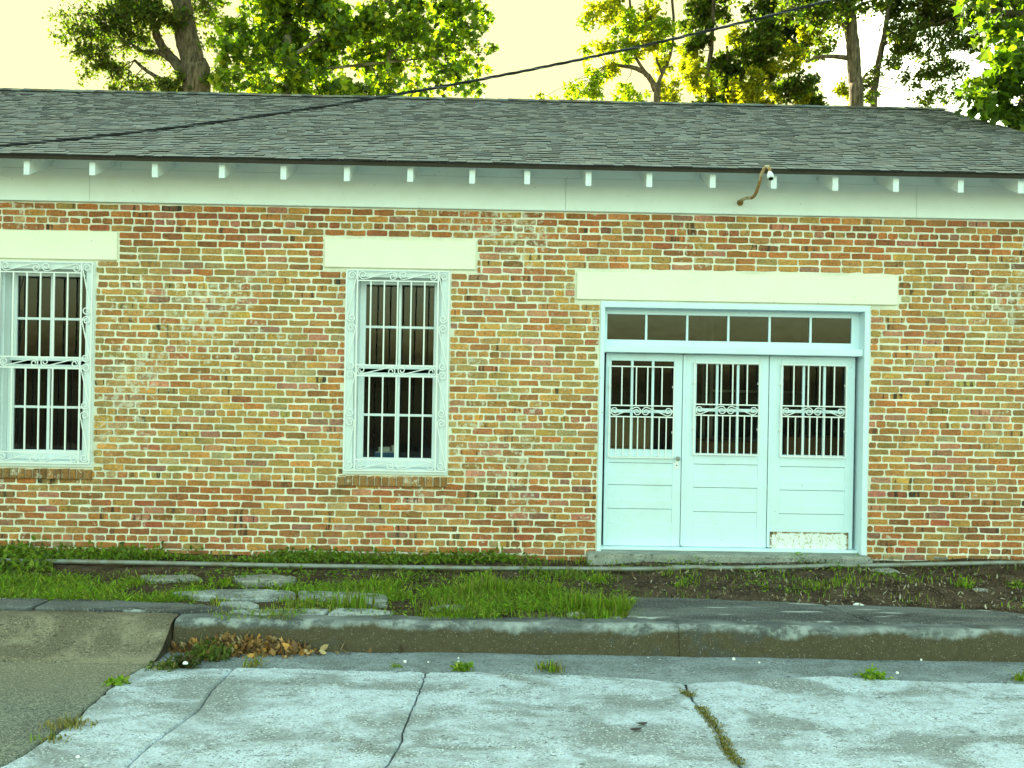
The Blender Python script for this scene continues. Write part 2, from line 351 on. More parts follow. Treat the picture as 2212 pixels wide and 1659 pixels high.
# kerb
kerb = empty('kerb', (0, KY, GZ), kind='structure')
def kerb_piece(xa, xb, ramp=False):
    if ramp: prof = [(-.36, -.26), (-.34, -.205), (-.26, -.185), (-.16, -.14), (-.06, -.06), (-.02, -.02), (.03, 0.0), (.14, .004), (.16, -.02), (.16, -.26)]
    else: prof = [(-.02, -.26), (-.02, -.20), (-.005, -.10), (0, -.045), (.008, -.022), (.026, -.006), (.055, 0.0), (.15, .004), (.165, -.01), (.165, -.26)]
    n = max(4, int((xb-xa)/.045)); m = len(prof); v = []
    for i in range(n+1):
        x = xa+(xb-xa)*i/n
        for k, (y, z) in enumerate(prof):
            j = .0085*fbm(x*3, k*.7, 2.1, 4, 3.0)+.005*math.sin(x*.9)+.003*fbm(x*9, k*1.9, 3.0, 3, 1.0)
            chip = -.02*max(0, fbm(x*2.3, 1.7, 3.0, 4, 5.0)-.65) if 2 < k < 6 else 0
            e = .006 if i in (0, n) and 2 <= k <= 8 else 0
            v.append((x, KY+y+j+(e if k < 6 else 0), z+j*.6+chip*2-e))
    f = [(i*m+k, (i+1)*m+k, (i+1)*m+k+1, i*m+k+1) for i in range(n) for k in range(m-1)]
    b = MB().add(v, np.array(f)); b.f.append(np.array([list(range(m))[::-1]])); b.f.append(np.array([[n*m+k for k in range(m)]]))
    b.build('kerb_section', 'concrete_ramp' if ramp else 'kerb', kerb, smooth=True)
xj = G(362, 1345).x
js = [xj+.006, G(1466, 1350).x, G(2600, 1360).x, 9.0, 12.5]
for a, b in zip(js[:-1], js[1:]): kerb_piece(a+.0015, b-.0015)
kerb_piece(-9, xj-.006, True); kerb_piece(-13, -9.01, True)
# concrete apron: slabs split by real cracks; asphalt on the left
def curve(px, tail=None, z=GZ):
    p = [G(x, y, z) for x, y in px]; p = [(q.x, q.y) for q in p]
    return (p+(tail or []))
def resample(p, step=.03, amp=.012, seed=0):
    P = np.asarray(p, float); d = np.r_[0, np.cumsum(np.hypot(*np.diff(P, axis=0).T))]
    n = max(2, int(d[-1]/step)); s = np.linspace(0, d[-1], n+1)
    Q = np.c_[np.interp(s, d, P[:, 0]), np.interp(s, d, P[:, 1])]
    r = np.random.default_rng(seed); e = np.cumsum(r.normal(0, 1, (n+1, 2)), axis=0); 
    e -= np.linspace(0, 1, n+1)[:, None]*e[-1]; Q += amp*e/ (np.abs(e).max()+1e-6)*1.5+r.normal(0, amp*.22, (n+1, 2)); return Q
cA = resample(curve([(505, 1440), (480, 1465), (455, 1490), (430, 1530), (400, 1553), (330, 1605), (290, 1640), (262, 1670)], [(-2.6, -5.4), (-3.1, -7), (-3.6, -10), (-4, -14)]), seed=1, amp=.018)
cB = resample(curve([(920, 1450), (900, 1500), (885, 1540), (870, 1570), (860, 1610), (830, 1659)], [(-.75, -5.2), (-.9, -7), (-1.2, -10), (-1.0, -14)]), seed=2, amp=.016)
cC = resample(curve([(1478, 1472), (1490, 1500), (1510, 1530), (1545, 1570), (1570, 1620), (1600, 1659)], [(1.22, -5.2), (1.5, -7), (1.7, -10), (2.1, -14)]), seed=3, amp=.016)
cL = resample(curve([(352, 1428), (300, 1446), (262, 1470), (215, 1508), (178, 1545), (125, 1590), (60, 1632), (15, 1662)], [(-3.3, -5.6), (-4.1, -7), (-5.5, -10), (-7, -14)]), seed=4, amp=.028)
cR = np.array([(9.5, -3), (9.5, -14.2)])
J = resample([(G(320, 1440, GZ).x, G(320, 1440, GZ).y)]+curve([(505, 1440), (640, 1442), (800, 1445), (920, 1450), (1106, 1450), (1250, 1455), (1400, 1465), (1478, 1474), (1600, 1468), (1800, 1460), (2000, 1468), (2212, 1475)], [(6, -2.85), (9.6, -2.8)]), seed=5, amp=.02)
J = J[np.argsort(J[:, 0])]
def Jy(x): return float(np.interp(x, J[:, 0], J[:, 1]))
def Cx(c, y):
    o = np.argsort(c[:, 1]); return float(np.interp(y, c[o, 1], c[o, 0]))
def sz(x, y): return GZ+.010*fbm(x, y, .8, 4, 2.0)+.012*max(0, -y-3)
apron = empty('concrete_apron', (0, -5, GZ), kind='structure')
def slab(name, Lc, Rc, mat, parent, gap=.006, dz=0, nu=40, front=-14.0, back=None):
    def pt(u, v):
        v = v**1.6; y = -2.9
        for _ in range(4):
            x = Cx(Lc, y)+gap+(Cx(Rc, y)-Cx(Lc, y)-2*gap)*u
            b = (Jy(x)-.010-.006*math.sin(x*5.1)) if back is None else back
            y = b+(front-b)*v
        e = min(u, 1-u)*(Cx(Rc, y)-Cx(Lc, y)); ed = -.012 if (e < .001 or v == 0) else 0
        return (x, y, sz(x, y)+dz+ed)
    nv = 150; b = MB().grid(pt, nu, nv); V = b.v[0]; n = nu+1
    loop = [i for i in range(n)]+[j*n+nu for j in range(1, nv+1)]+[nv*n+i for i in range(nu-1, -1, -1)]+[j*n for j in range(nv-1, 0, -1)]
    lo = V[loop].copy(); lo[:, 2] -= .06; k = len(loop); m0 = 0
    f = [(loop[i], b.n+i, b.n+(i+1) % k, loop[(i+1) % k]) for i in range(k)]
    b.v.append(lo); b.c.append(np.ones((k, 4))); b.f.append(np.array(f)); b.n += k
    b.f[0] = b.f[0][:, ::-1]
    return b.build(name, mat, parent, smooth=False)
slab('concrete_slab', cL, cA, 'concrete_slab', apron, .004, 0, 50)
slab('concrete_slab', cA, cB, 'concrete_slab', apron, .005, .003, 50)
slab('concrete_slab', cB, cC, 'concrete_slab', apron, .005, -.002, 60)
slab('concrete_slab', cC, cR, 'concrete_slab', apron, .010, .004, 120)
# gutter strip between the kerb and the slabs
def gp(u, v):
    x = -2.55+12.1*u; y0 = KY-.012; y1 = Jy(x)+.010; y = y0+(y1-y0)*v
    return (x, y, sz(x, y1)-.004+.008*(1-v)-(.012 if v == 1 else 0))
gb = MB().grid(gp, 330, 8); gb.f[0] = gb.f[0][:, ::-1]; gb.build('gutter', 'concrete_gutter', apron, smooth=True)
# asphalt road on the left
def ap(u, v):
    y = -3.0+.42+(-14+2.58)*v**1.5
    x1 = Cx(cL, min(y, cL[:, 1].max()))-.012 if y < cL[:, 1].max() else -2.5
    x = -16+(x1+16)*(1-(1-u)**1.7); return (x, y, sz(x, y)-.006-(.02 if u == 1 else 0)+(.012 if y > -2.75 else 0))
rb = MB().grid(ap, 90, 110); rb.f[0] = rb.f[0][:, ::-1]; rb.build('road', 'asphalt', kind='structure', smooth=True)
# pavement remains: slabs and pavers
pave = empty('pavement', (0, -1.6, 0), kind='structure')
def pslab(px, mat, h=.035, z=.0, name='paving_slab', wob=.012, seed=0, tilt=0):
    P = [G(x, y, z+h*.6) for x, y in px]; P = [(p.x, p.y) for p in P]
    Q = resample(P+[P[0]], .06, wob, seed)[:-1]
    b = MB().poly(Q, -.09, z+h, bev=.012, dz=tilt*(Q[:, 0]-Q[:, 0].mean())+.002*np.sin(Q[:, 0]*9)); return b.build(name, mat, pave)
pslab([(1372, 1291), (1560, 1296), (1776, 1306), (1878, 1345), (1700, 1342), (1480, 1338), (1352, 1335)], 'stained_slab', .014, .0, seed=1)
pslab([(1784, 1306), (1950, 1311), (2120, 1318), (2212, 1328), (2290, 1338), (2330, 1353), (2100, 1349), (1890, 1345)], 'stained_slab', .014, .0, seed=2)
pslab([(-260, 1292), (-80, 1293), (70, 1293), (110, 1294), (60, 1313), (-260, 1308)], 'stained_slab', .012, .0, seed=3)
pslab([(118, 1294), (230, 1297), (385, 1303), (520, 1312), (500, 1321), (350, 1318), (180, 1315), (72, 1313)], 'stained_slab', .012, .0, seed=4)
for k, (px, mt) in enumerate([
    ([(372, 1280), (470, 1273), (560, 1273), (640, 1276), (640, 1292), (500, 1294)], 'paver'), ([(645, 1276), (760, 1279), (838, 1286), (838, 1308), (745, 1304), (650, 1293)], 'paver'),
    ([(478, 1300), (545, 1299), (560, 1310), (520, 1318)], 'paver'), ([(470, 1319), (640, 1312), (712, 1316), (700, 1327), (520, 1327)], 'paver'),
    ([(718, 1314), (800, 1314), (850, 1320), (800, 1329), (708, 1328)], 'paver'), ([(500, 1244), (575, 1240), (640, 1247), (630, 1256), (520, 1256)], 'stone'),
    ([(955, 1306), (1010, 1304), (1030, 1310), (985, 1315)], 'paver'), ([(300, 1243), (420, 1240), (440, 1250), (330, 1254)], 'stone')]):
    pslab(px, mt, .006+.005*(k % 3), .0, 'paver', .014, 20+k)
# ================================================================== the building
B = empty('brick_building', (0, 0, 0), 'long low tan brick building with white lintels and shingled gable roof', 'building')
XL, XR = -11.0, 6.1; ZF = 3.485; TH = .30; DEP = 8.0
wins = [(-1.061, 0.0), (-4.588, .022)]        # centre x, lift
WX = .516
DX0, DX1, DZ1 = .963, 3.672, 2.585
opens = [(c-WX, c+WX, .83+d, 2.86+d) for c, d in wins]+[(DX0, DX1, -.2, DZ1)]
lint = [(-1.80, -.295, 2.872, 3.154), (-1.80-3.555, -3.855, 2.90, 3.18), (.72, 3.94, 2.597, 2.875)]
sills = [(c-.565, c+.525, .700, .795, d) for c, d in wins]
# mortar wall with openings (cells between cut lines)
def cells(opens, x0, x1, z0, z1):
    xs = sorted({x0, x1, *[o[0] for o in opens], *[o[1] for o in opens]}); zs = sorted({z0, z1, *[max(z0, o[2]) for o in opens], *[o[3] for o in opens]})
    return xs, zs, lambda cx, cz: not any(o[0] < cx < o[1] and o[2] < cz < o[3] for o in opens)
xs, zs, solid = cells(opens, XL, XR, -.2, 4.0)
wb = MB(); nx, nz = len(xs), len(zs)
S = [[solid((xs[i]+xs[i+1])/2, (zs[j]+zs[j+1])/2) for j in range(nz-1)] for i in range(nx-1)]
def sq(a, b, c, d): wb.add([a, b, c, d], np.array([[0, 1, 2, 3]]))
for i in range(nx-1):
    for j in range(nz-1):
        if not S[i][j]: continue
        a, b, c, d = xs[i], xs[i+1], zs[j], zs[j+1]
        sq((a, 0, c), (b, 0, c), (b, 0, d), (a, 0, d)); sq((a, TH, c), (a, TH, d), (b, TH, d), (b, TH, c))
        if i == 0 or not S[i-1][j]: sq((a, 0, c), (a, 0, d), (a, TH, d), (a, TH, c))
        if i == nx-2 or not S[i+1][j]: sq((b, 0, c), (b, TH, c), (b, TH, d), (b, 0, d))
        if j == 0 or not S[i][j-1]: sq((a, 0, c), (a, TH, c), (b, TH, c), (b, 0, c))
        if j == nz-2 or not S[i][j+1]: sq((a, 0, d), (b, 0, d), (b, TH, d), (a, TH, d))
wall = wb.build('wall', 'mortar', B)
# bricks
PAL = {k: np.array(lin(*v)) for k, v in dict(tan=(182, 146, 82), olive=(168, 146, 84), orange=(186, 124, 64), brown=(162, 110, 62), red=(166, 98, 66), pink=(184, 132, 104),
       mauve=(142, 110, 94), dark=(88, 74, 66), pale=(178, 164, 116), gold=(194, 154, 76), umber=(142, 104, 62)).items()}
KEYS = list(PAL); ILL = np.array([1.19, 1.28, 1.03])
def weights(x, z):
    base = dict(tan=32, olive=15, orange=15, brown=9, red=1.5, pink=6, mauve=2.5, dark=.3, pale=4, gold=12, umber=6)
    n = fbm(x, z, .8, 3, 4.0)
    if z > 3.05: base.update(tan=20, olive=8, orange=24, brown=20, red=4, umber=12, pale=1, gold=8)
    elif z < .75: base.update(tan=14, olive=14, orange=13, brown=22, red=4, umber=20, gold=5, pale=1, mauve=3)
    elif x < -1.9: base.update(tan=38, olive=28, gold=18, orange=9, brown=4, pale=7)
    else: base.update(orange=19, pink=13, red=3, brown=11)
    if n > .5: base['pink'] += 5; base['mauve'] += 1.5
    w_ = np.array([base[k] for k in KEYS], float); return w_/w_.sum()
def brick_geo(b, x0, x1, z0, z1, r, col, fl, y=0.0):
    L = x1-x0; h = z1-z0; cc = r.uniform(.002, .014, 4)
    P = [(x0+cc[0], z0), (x0+L*r.uniform(.3, .7), z0+r.normal(0, .0026)), (x1-cc[1], z0), (x1, z0+cc[1]), (x1+r.normal(0, .001), z1-cc[2]), (x1-cc[2], z1),
         (x0+L*r.uniform(.3, .7), z1+r.normal(0, .0026)), (x0+cc[3], z1), (x0, z1-cc[3]), (x0+r.normal(0, .001), z0+cc[0])]
    P = np.array(P)+r.normal(0, .0017, (10, 2)); cen = np.array([(x0+x1)/2, (z0+z1)/2])
    if r.random() < .16:                       # a broken corner
        k = r.choice([0, 2, 5, 7]); P[k] += (cen-P[k])*r.uniform(.12, .28)
    I = cen+(P-cen)*np.array([1-.008/L, 1-.007/h]); py = -r.uniform(.003, .008); tx, tz = r.normal(0, .012), r.normal(0, .03)
    V = [(p[0], y+.004, p[1]) for p in P]+[(p[0], y+py+(p[0]-cen[0])*tx+(p[1]-cen[1])*tz, p[1]) for p in I]
    f = [(i, (i+1) % 10, 10+(i+1) % 10, 10+i) for i in range(10)]
    c = np.tile(np.append(col, fl), (20, 1)); g = r.uniform(-.14, .14); c[:, :3] *= (1+g*((np.array([v[0] for v in V])-cen[0])/L*2))[:, None]
    b.add(V, np.array(f), c); m = b.n-20; b.f.append(np.array([[m+10+i for i in range(10)]]))
def blocked(x0, x1, z0, z1): return [o for o in blocks if o[0] < x1 and o[1] > x0 and o[2] < z1 and o[3] > z0]
blocks = [(a-.006, b+.006, c-.006, d+.006) for a, b, c, d in opens]+[(a-.012, b+.012, c-.008, d+.010) for a, b, c, d in lint]+[(a-.01, b+.01, c+d-.012, d+e+.02) for a, b, c, d, e in [(s0, s1, s2+dd, s3, dd) for s0, s1, s2, s3, dd in sills]]
bricks = []
for ci in range(52):
    zc = 3.29+.07*(3-ci); h = .0582; z0, z1 = zc-h/2, min(zc+h/2, ZF-.004)
    if z1-z0 < .015: continue
    hdr = ci % 9 == 3; L = .0965 if hdr else .2010; j = .0098 if not hdr else .0088
    r = np.random.default_rng(100+ci); x = -8.2+(ci % 2)*.105+r.normal(0, .015)
    while x < XR:
        l = L+r.normal(0, .004); a, b_ = x, x+l
        zz0, zz1 = z0+r.normal(0, .0016), (z1+r.normal(0, .0016) if z1 < ZF-.01 else z1)
        x = b_+j+abs(r.normal(0, .002)); segs = [(a, min(b_, XR))]
        for o in blocked(a, b_, zz0+.012, zz1-.012):
            ns = []
            for (p, q) in segs:
                if o[0] > p: ns.append((p, min(q, o[0]-.004)))
                if o[1] < q: ns.append((max(p, o[1]+.004), q))
            segs = ns
        cz0, cz1 = zz0, zz1
        for o in blocked(a, b_, zz0, zz1):
            if o[3] < zc: cz0 = max(cz0, o[3])
            elif o[2] > zc: cz1 = min(cz1, o[2])
        for (p, q) in segs:
            if q-p > .028 and cz1-cz0 > .014: bricks.append((p, q, cz0, cz1))
br = np.random.default_rng(11)
def brick_col(x, z, r):
    k = KEYS[r.choice(len(KEYS), p=weights(x, z))]; c = (PAL[k]*.70+.30*(PAL['tan'] if .75 < z < 3.05 else PAL['brown']))/ILL*r.normal(1.09, .095)*(1+.10*fbm(x, z, .55, 3, 8.0))*np.clip(r.normal(1, .05, 3), .85, 1.15)
    fl = r.uniform(.5, 1) if r.random() < .16 else (0 if k != 'orange' else .15); return np.clip(c, .02, .7), fl
def shown(b):                                  # how large it shows from the camera
    cx, cz = (b[0]+b[1])/2, (b[2]+b[3])/2; d2 = cx*cx+D*D+(cz-H)**2
    return (b[1]-b[0])*(b[3]-b[2])*D/d2**1.5 if abs(cx) < 5.1 else 0
order = sorted(range(len(bricks)), key=lambda i: -shown(bricks[i])); top = set(order[:300])
rest = MB()
for i, b_ in enumerate(bricks):
    c, fl = brick_col((b_[0]+b_[1])/2, (b_[2]+b_[3])/2, br)
    if i in top:
        m = MB(); brick_geo(m, *b_, br, c, fl); m.build('brick', 'brick', wall)
    else: brick_geo(rest, *b_, br, c, fl)
rest.build('brickwork', 'brick', wall, kind='stuff')
# mortar lumps smeared over the brick edges
# rowlock sills
for (s0, s1, s2, s3, dd) in sills:
    n = 15; wdt = (s1-s0)/n
    m0 = MB().box(s0+.004, s1-.004, -.028, .05, s2+dd+.004, s3+dd-.004); so = m0.build('brick_sill', 'mortar', B)
    for k in range(n):
        m = MB(); c = (PAL['tan']*.45+PAL['umber']*.55)/ILL*br.normal(.85, .15); fl = .2
        q = br.uniform(.003, .006); m.box(s0+k*wdt+q, s0+(k+1)*wdt-q, -.042-br.uniform(0, .006), .04, s2+dd+br.normal(0, .002), s3+dd+br.normal(0, .003), (*c, fl), bev=.006)
        m.build('brick', 'brick', so)
# lintels
for k, (a, b_, c, d) in enumerate(lint):
    MB().box(a, b_, -.022, .2, c, d, bev=.006).build('lintel', 'paint_lintel', B)
# shell: side and back walls, interior
sh = MB()
sh.box(XL, XL+TH, TH+.002, DEP, -.2, 4.0); sh.box(XR-TH, XR, TH+.002, DEP, -.2, 4.0); sh.box(XL, XR, DEP+.002, DEP+TH, -.2, 4.0)
gzr = lambda y: 3.81+(y+.5)*(5.89-3.81)/4.5 if y < 4 else 5.89-(y-4)*(5.89-3.81)/4.5
for X in (XL+.02, XR-.14):
    P = [(0, 4.0), (DEP, 4.0), (4, gzr(4)-.14)]; sh.add([(X, y, z) for y, z in P]+[(X+.12, y, z) for y, z in P], [(0, 1, 2), (5, 4, 3), (0, 3, 4, 1), (1, 4, 5, 2), (2, 5, 3, 0)])
sh.build('rear_wall', 'mortar', B)
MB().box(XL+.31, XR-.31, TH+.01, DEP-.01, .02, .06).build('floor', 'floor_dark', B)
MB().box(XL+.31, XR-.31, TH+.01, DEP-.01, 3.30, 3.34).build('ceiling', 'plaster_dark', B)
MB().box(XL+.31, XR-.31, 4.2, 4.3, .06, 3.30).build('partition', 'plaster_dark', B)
# ---------------------------------------------------------------- roof
EY, RY, EZ, RZ = -.50, 4.0, 3.81, 5.89; SL = (RZ-EZ)/(RY-EY); XG = 6.43; XLG = -11.4
cs = math.cos(math.atan(SL)); sn = math.sin(math.atan(SL))
rm = MB()
def roofbox(m, x0, x1, s0, s1, t0, t1, back=False, c=(1, 1, 1, 1)):  # s along slope from eave, t normal to slope
    v = []
    for x in (x0, x1):
        for s_ in (s0, s1):
            for t_ in (t0, t1):
                y = EY+s_*cs-t_*sn; z = EZ+s_*sn+t_*cs
                v.append((x, (2*RY-y) if back else y, z))
    f = np.array([(0, 1, 3, 2), (4, 6, 7, 5), (0, 4, 5, 1), (2, 3, 7, 6), (0, 2, 6, 4), (1, 5, 7, 3)])
    m.add(v, f if not back else f[:, ::-1], c)
SLEN = (RY-EY)/cs
roofbox(rm, XLG, XG, .01, SLEN, -.05, -.012); roofbox(rm, XLG, XG, .01, SLEN, -.05, 0, True)
roof = rm.build('roof', 'paint_frieze', B)
fm = MB(); roofbox(fm, XLG, XG+.012, -.012, .008, -.040, -.002); roofbox(fm, XG+.001, XG+.012, .009, SLEN, -.10, -.004); fm.build('drip_edge', 'roof_edge', roof)
bk = MB(); roofbox(bk, XLG, XG+.02, 0, SLEN+.01, .002, .012, True, (.06, .06, .06, 1)); bk.build('rear_shingles', 'shingle', roof, kind='stuff')
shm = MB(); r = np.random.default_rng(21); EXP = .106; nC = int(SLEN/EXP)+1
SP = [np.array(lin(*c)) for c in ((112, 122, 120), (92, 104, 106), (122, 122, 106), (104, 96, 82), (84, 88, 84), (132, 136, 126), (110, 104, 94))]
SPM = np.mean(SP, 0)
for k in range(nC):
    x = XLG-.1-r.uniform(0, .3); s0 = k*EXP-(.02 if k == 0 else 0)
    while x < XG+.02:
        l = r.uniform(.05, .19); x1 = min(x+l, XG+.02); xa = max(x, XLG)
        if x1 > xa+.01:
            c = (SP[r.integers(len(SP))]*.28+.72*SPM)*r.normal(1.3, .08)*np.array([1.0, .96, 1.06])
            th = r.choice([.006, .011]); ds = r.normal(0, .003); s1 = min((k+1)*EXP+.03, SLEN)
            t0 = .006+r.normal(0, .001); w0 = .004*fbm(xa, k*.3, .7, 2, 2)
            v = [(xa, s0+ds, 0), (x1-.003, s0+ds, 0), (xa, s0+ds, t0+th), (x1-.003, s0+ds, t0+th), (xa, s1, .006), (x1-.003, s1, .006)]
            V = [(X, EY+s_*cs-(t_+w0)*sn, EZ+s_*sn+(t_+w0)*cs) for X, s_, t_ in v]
            shm.add(V[2:], np.array([(0, 1, 3, 2)]), np.clip(c, .012, .5)); shm.add(V[:4], np.array([(0, 1, 3, 2)]), (.03, .032, .032))  # near-black butt faces: cut asphalt edge, with course shadow line put into the colour
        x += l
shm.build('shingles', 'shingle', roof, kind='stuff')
cap = MB(); r = np.random.default_rng(5); x = XLG
while x < XG:
    c = SP[r.integers(len(SP))]*.7; t_ = .012+r.uniform(0, .006); l = .15
    P = [(RY-.14, RZ-.14*SL+t_+.012), (RY-.03, RZ+t_+.012), (RY+.03, RZ+t_+.012), (RY+.14, RZ-.14*SL+t_+.012)]
    V = [(x, y, z+.006) for y, z in P]+[(min(x+l+.04, XG+.02), y, z) for y, z in P]
    cap.add(V, np.array([(0, 4, 5, 1), (1, 5, 6, 2), (2, 6, 7, 3)]), np.clip(c, .01, .5)); x += l
cap.build('ridge_cap', 'shingle', roof, kind='stuff')
# rafter tails
for px in (-89, 57, 199, 334, 479, 612, 749, 886, 1020, 1139, 1271.5, 1403, 1540, 1672, 1805, 1936, 2076, 2206, 2340):
    px += 0; X = W(px, 380, -.44).x; hw = .027
    def rz(y, t_): return EZ+(y-EY)*SL+t_
    y0, y1 = -.44, .03; j = random.uniform(-.006, .006)
    ta, tb = -.062, -.200+j
    v = [(x, y, z) for x in (X-hw, X+hw) for (y, z) in ((y0, rz(y0, ta)), (y0, rz(y0, tb)), (y1, rz(y1, tb)), (y1, rz(y1, ta)))]
    m = MB().add(v, np.array([(0, 1, 2, 3), (7, 6, 5, 4), (0, 4, 5, 1), (1, 5, 6, 2), (2, 6, 7, 3), (3, 7, 4, 0)])); m.build('rafter_tail', 'paint_white', B)
# frieze boards with open joints
fx = [XL, W(194, 410, -.02).x, W(1222, 430, -.02).x, W(1980, 440, -.02).x, XR]
for k in range(4):
    MB().box(fx[k]+.0015, fx[k+1]-.0015, -.024, -.001, ZF, 3.80, bev=.002).build('frieze_board', 'paint_frieze', B)
    MB().box(fx[k]+.3*(k > 0)+.001, fx[k+1]+.3*(k < 3)-.001, -.021, -.001, 3.8025, 3.985).build('frieze_board', 'paint_frieze', B)
MB().box(XL, XR, -.032, -.001, ZF-.010, ZF-.0005).build('frieze_bead', 'paint_white', B)
# ---------------------------------------------------------------- iron scrolls
def s_scroll(c1, c2, R, axis='xz', y=0.0, turns=1.35, mirror=False):
    c1 = np.array(c1, float); c2 = np.array(c2, float); d = c2-c1; Ld = np.hypot(*d)
    mm = -1 if mirror else 1
    off = math.asin(min(.95, 2*R/Ld)); base = math.atan2(d[1], d[0]); dr = base+mm*off; P = []
    n = 18; a1 = dr-mm*math.pi/2
    for i in range(n+1):
        q = 1-i/n; th = a1-mm*q*turns*2*math.pi; rr = R*(1-.70*q); P.append(c1+rr*np.array([math.cos(th), math.sin(th)]))
    a2 = dr+mm*math.pi/2
    for i in range(n+1):
        q = i/n; th = a2-mm*q*turns*2*math.pi; rr = R*(1-.70*q); P.append(c2+rr*np.array([math.cos(th), math.sin(th)]))
    return [(p[0], y, p[1]) for p in P]
def bar(name, x0, x1, z0, z1, y, th, parent, mat='paint_iron'):
    return MB().box(x0, x1, y-th/2, y+th/2, z0, z1, bev=.0015).build(name, mat, parent)
# ---------------------------------------------------------------- windows
for wi, (xc, dz) in enumerate(wins):
    b = MB(); z0, z1 = .83+dz, 2.855+dz
    for sx in (-1, 1):
        xa, xb = sorted((xc+sx*WX, xc+sx*(WX-.085))); b.box(xa, xb, -.012, .06, z0+.045, z1, bev=.003)
        xa, xb = sorted((xc+sx*(WX-.0), xc+sx*(WX-.105))); b.box(xa, xb, .061, .20, z0+.045, z1)
    b.box(xc-WX+.086, xc+WX-.086, -.010, .06, z1-.075, z1, bev=.003); b.box(xc-WX+.106, xc+WX-.106, .061, .20, z1-.09, z1)
    win = b.build('window', 'paint_white', B)
    MB().box(xc-WX-.003, xc+WX+.003, -.022, .20, z0-.014, z0+.044, bev=.004).build('sill', 'paint_white', win)
    gy = .13; gx = .347
    rows = [(2.284+dz, 2.309+dz), (1.388+dz, 1.419+dz)]
    for nm, za, zb, zm, yy in (('upper_sash', 1.915+dz, 2.728+dz, 2.2965+dz, gy+.035), ('lower_sash', .972+dz, 1.788+dz, 1.4035+dz, gy)):
        m = MB(); e = .062; top = z1-.092-zb if nm[0] == 'u' else .045; bot = .045 if nm[0] == 'u' else za-(z0+.046)
        m.box(xc-gx-e, xc-gx, yy, yy+.034, za-bot, zb+top, bev=.003); m.box(xc+gx, xc+gx+e, yy, yy+.034, za-bot, zb+top, bev=.003)
        m.box(xc-gx, xc+gx, yy+.001, yy+.033, za-bot, za, bev=.003); m.box(xc-gx, xc+gx, yy+.001, yy+.033, zb, zb+top, bev=.003)
        m.build(nm, 'paint_white', win)
        MB().box(xc-.014, xc+.014, yy+.003, yy+.03, za, zb, bev=.003).build('muntin', 'paint_white', win)
        for sx in (-1, 1):
            xa, xb = sorted((xc+sx*.014, xc+sx*gx)); MB().box(xa, xb, yy+.004, yy+.03, zm-.0125, zm+.0125, bev=.003).build('muntin', 'paint_white', win)
            for (pa, pb) in ((za, zm-.0125), (zm+.0125, zb)):
                pm = MB(); tl = random.uniform(-.002, .002)
                pm.add([(xa, yy+.018+tl, pa), (xb, yy+.018-tl, pa), (xb, yy+.018-tl, pb), (xa, yy+.018+tl, pb)], np.array([[0, 1, 2, 3]])); pm.build('pane', 'glass', win)
    # security grille in front
    y = -.045; b = MB(); gxo = .508; gi = .40
    hz = [2.741+dz, 1.903+dz, 1.798+dz, .963+dz]; zt, zb_ = 2.846+dz, .857+dz
    b.box(xc-gxo, xc+gxo, y-.007, y+.007, zt-.006, zt+.006); b.box(xc-gxo, xc+gxo, y-.007, y+.007, zb_-.006, zb_+.006)
    for sx in (-1, 1): b.box(xc+sx*gxo-.006, xc+sx*gxo+.006, y-.008, y+.008, zb_+.006, zt-.006)
    for sx in (-1, 1):
        for zz in (zt-.12, zb_+.12): b.box(xc+sx*gxo-.005, xc+sx*gxo+.005, y+.008, -.012, zz-.008, zz+.008)
    gr = b.build('window_grille', 'paint_iron', B)
    for sx in (-1, 1): bar('bar', xc+sx*gi-.007, xc+sx*gi+.007, zb_+.006, zt-.006, y, .014, gr)
    for zz in hz: bar('bar', xc-gi+.007, xc+gi-.007, zz-.0065, zz+.0065, y, .012, gr)
    for k in range(-2, 3):
        xx = xc+k*gi/3
        bar('bar', xx-.0068, xx+.0068, hz[1]+.0065, hz[0]-.0065, y, .0136, gr); bar('bar', xx-.0068, xx+.0068, hz[3]+.0065, hz[2]-.0065, y, .0136, gr)
    R = .043
    def scr(c1, c2, mi): MB().tube(s_scroll(c1, c2, R, y=y, mirror=mi), .0058, 5).build('scroll', 'paint_iron', gr)
    for za, zb in ((hz[0], zt), (hz[2], hz[1]), (zb_, hz[3])):
        zm = (za+zb)/2
        for k in (-1, 1):
            scr((xc+(k*.5-.37)*gi+.0, zm+.006), (xc+(k*.5+.37)*gi, zm-.006), False)
    zz = np.linspace(zt-.055, zb_+.055, 5)
    for sx in (-1, 1):
        xm = xc+sx*(gxo+gi)/2
        for k in range(4):
            scr((xm, zz[k]-(.05 if k else 0)), (xm, zz[k+1]+(.05 if k < 3 else 0)), sx < 0)
# ---------------------------------------------------------------- door set
def Q(zx, zy, Y=.13):                           # pixel of the enlarged door view -> facade point
    return W((1380+zx/2.1267)*.8848, (640+zy/2.1267)*.8848, Y)
b = MB(); jt = .045
b.box(DX0, DX0+jt, -.014, .20, .06, DZ1-.0605, bev=.004); b.box(DX1-jt-.01, DX1, -.014, .20, .02, DZ1-.0605, bev=.004)
b.box(DX0, DX1, -.010, .20, DZ1-.06, DZ1, bev=.004)
zt0 = (Q(800, 412).z+Q(800, 412).z)/2
tb0, tb1 = Q(850, 478, 0.02).z, Q(850, 441, .02).z          # transom bar
b.box(DX0+jt+.001, DX1-jt-.011, .012, .20, tb0, tb1, bev=.006)
frame = b.build('door_frame', 'paint_door', B)
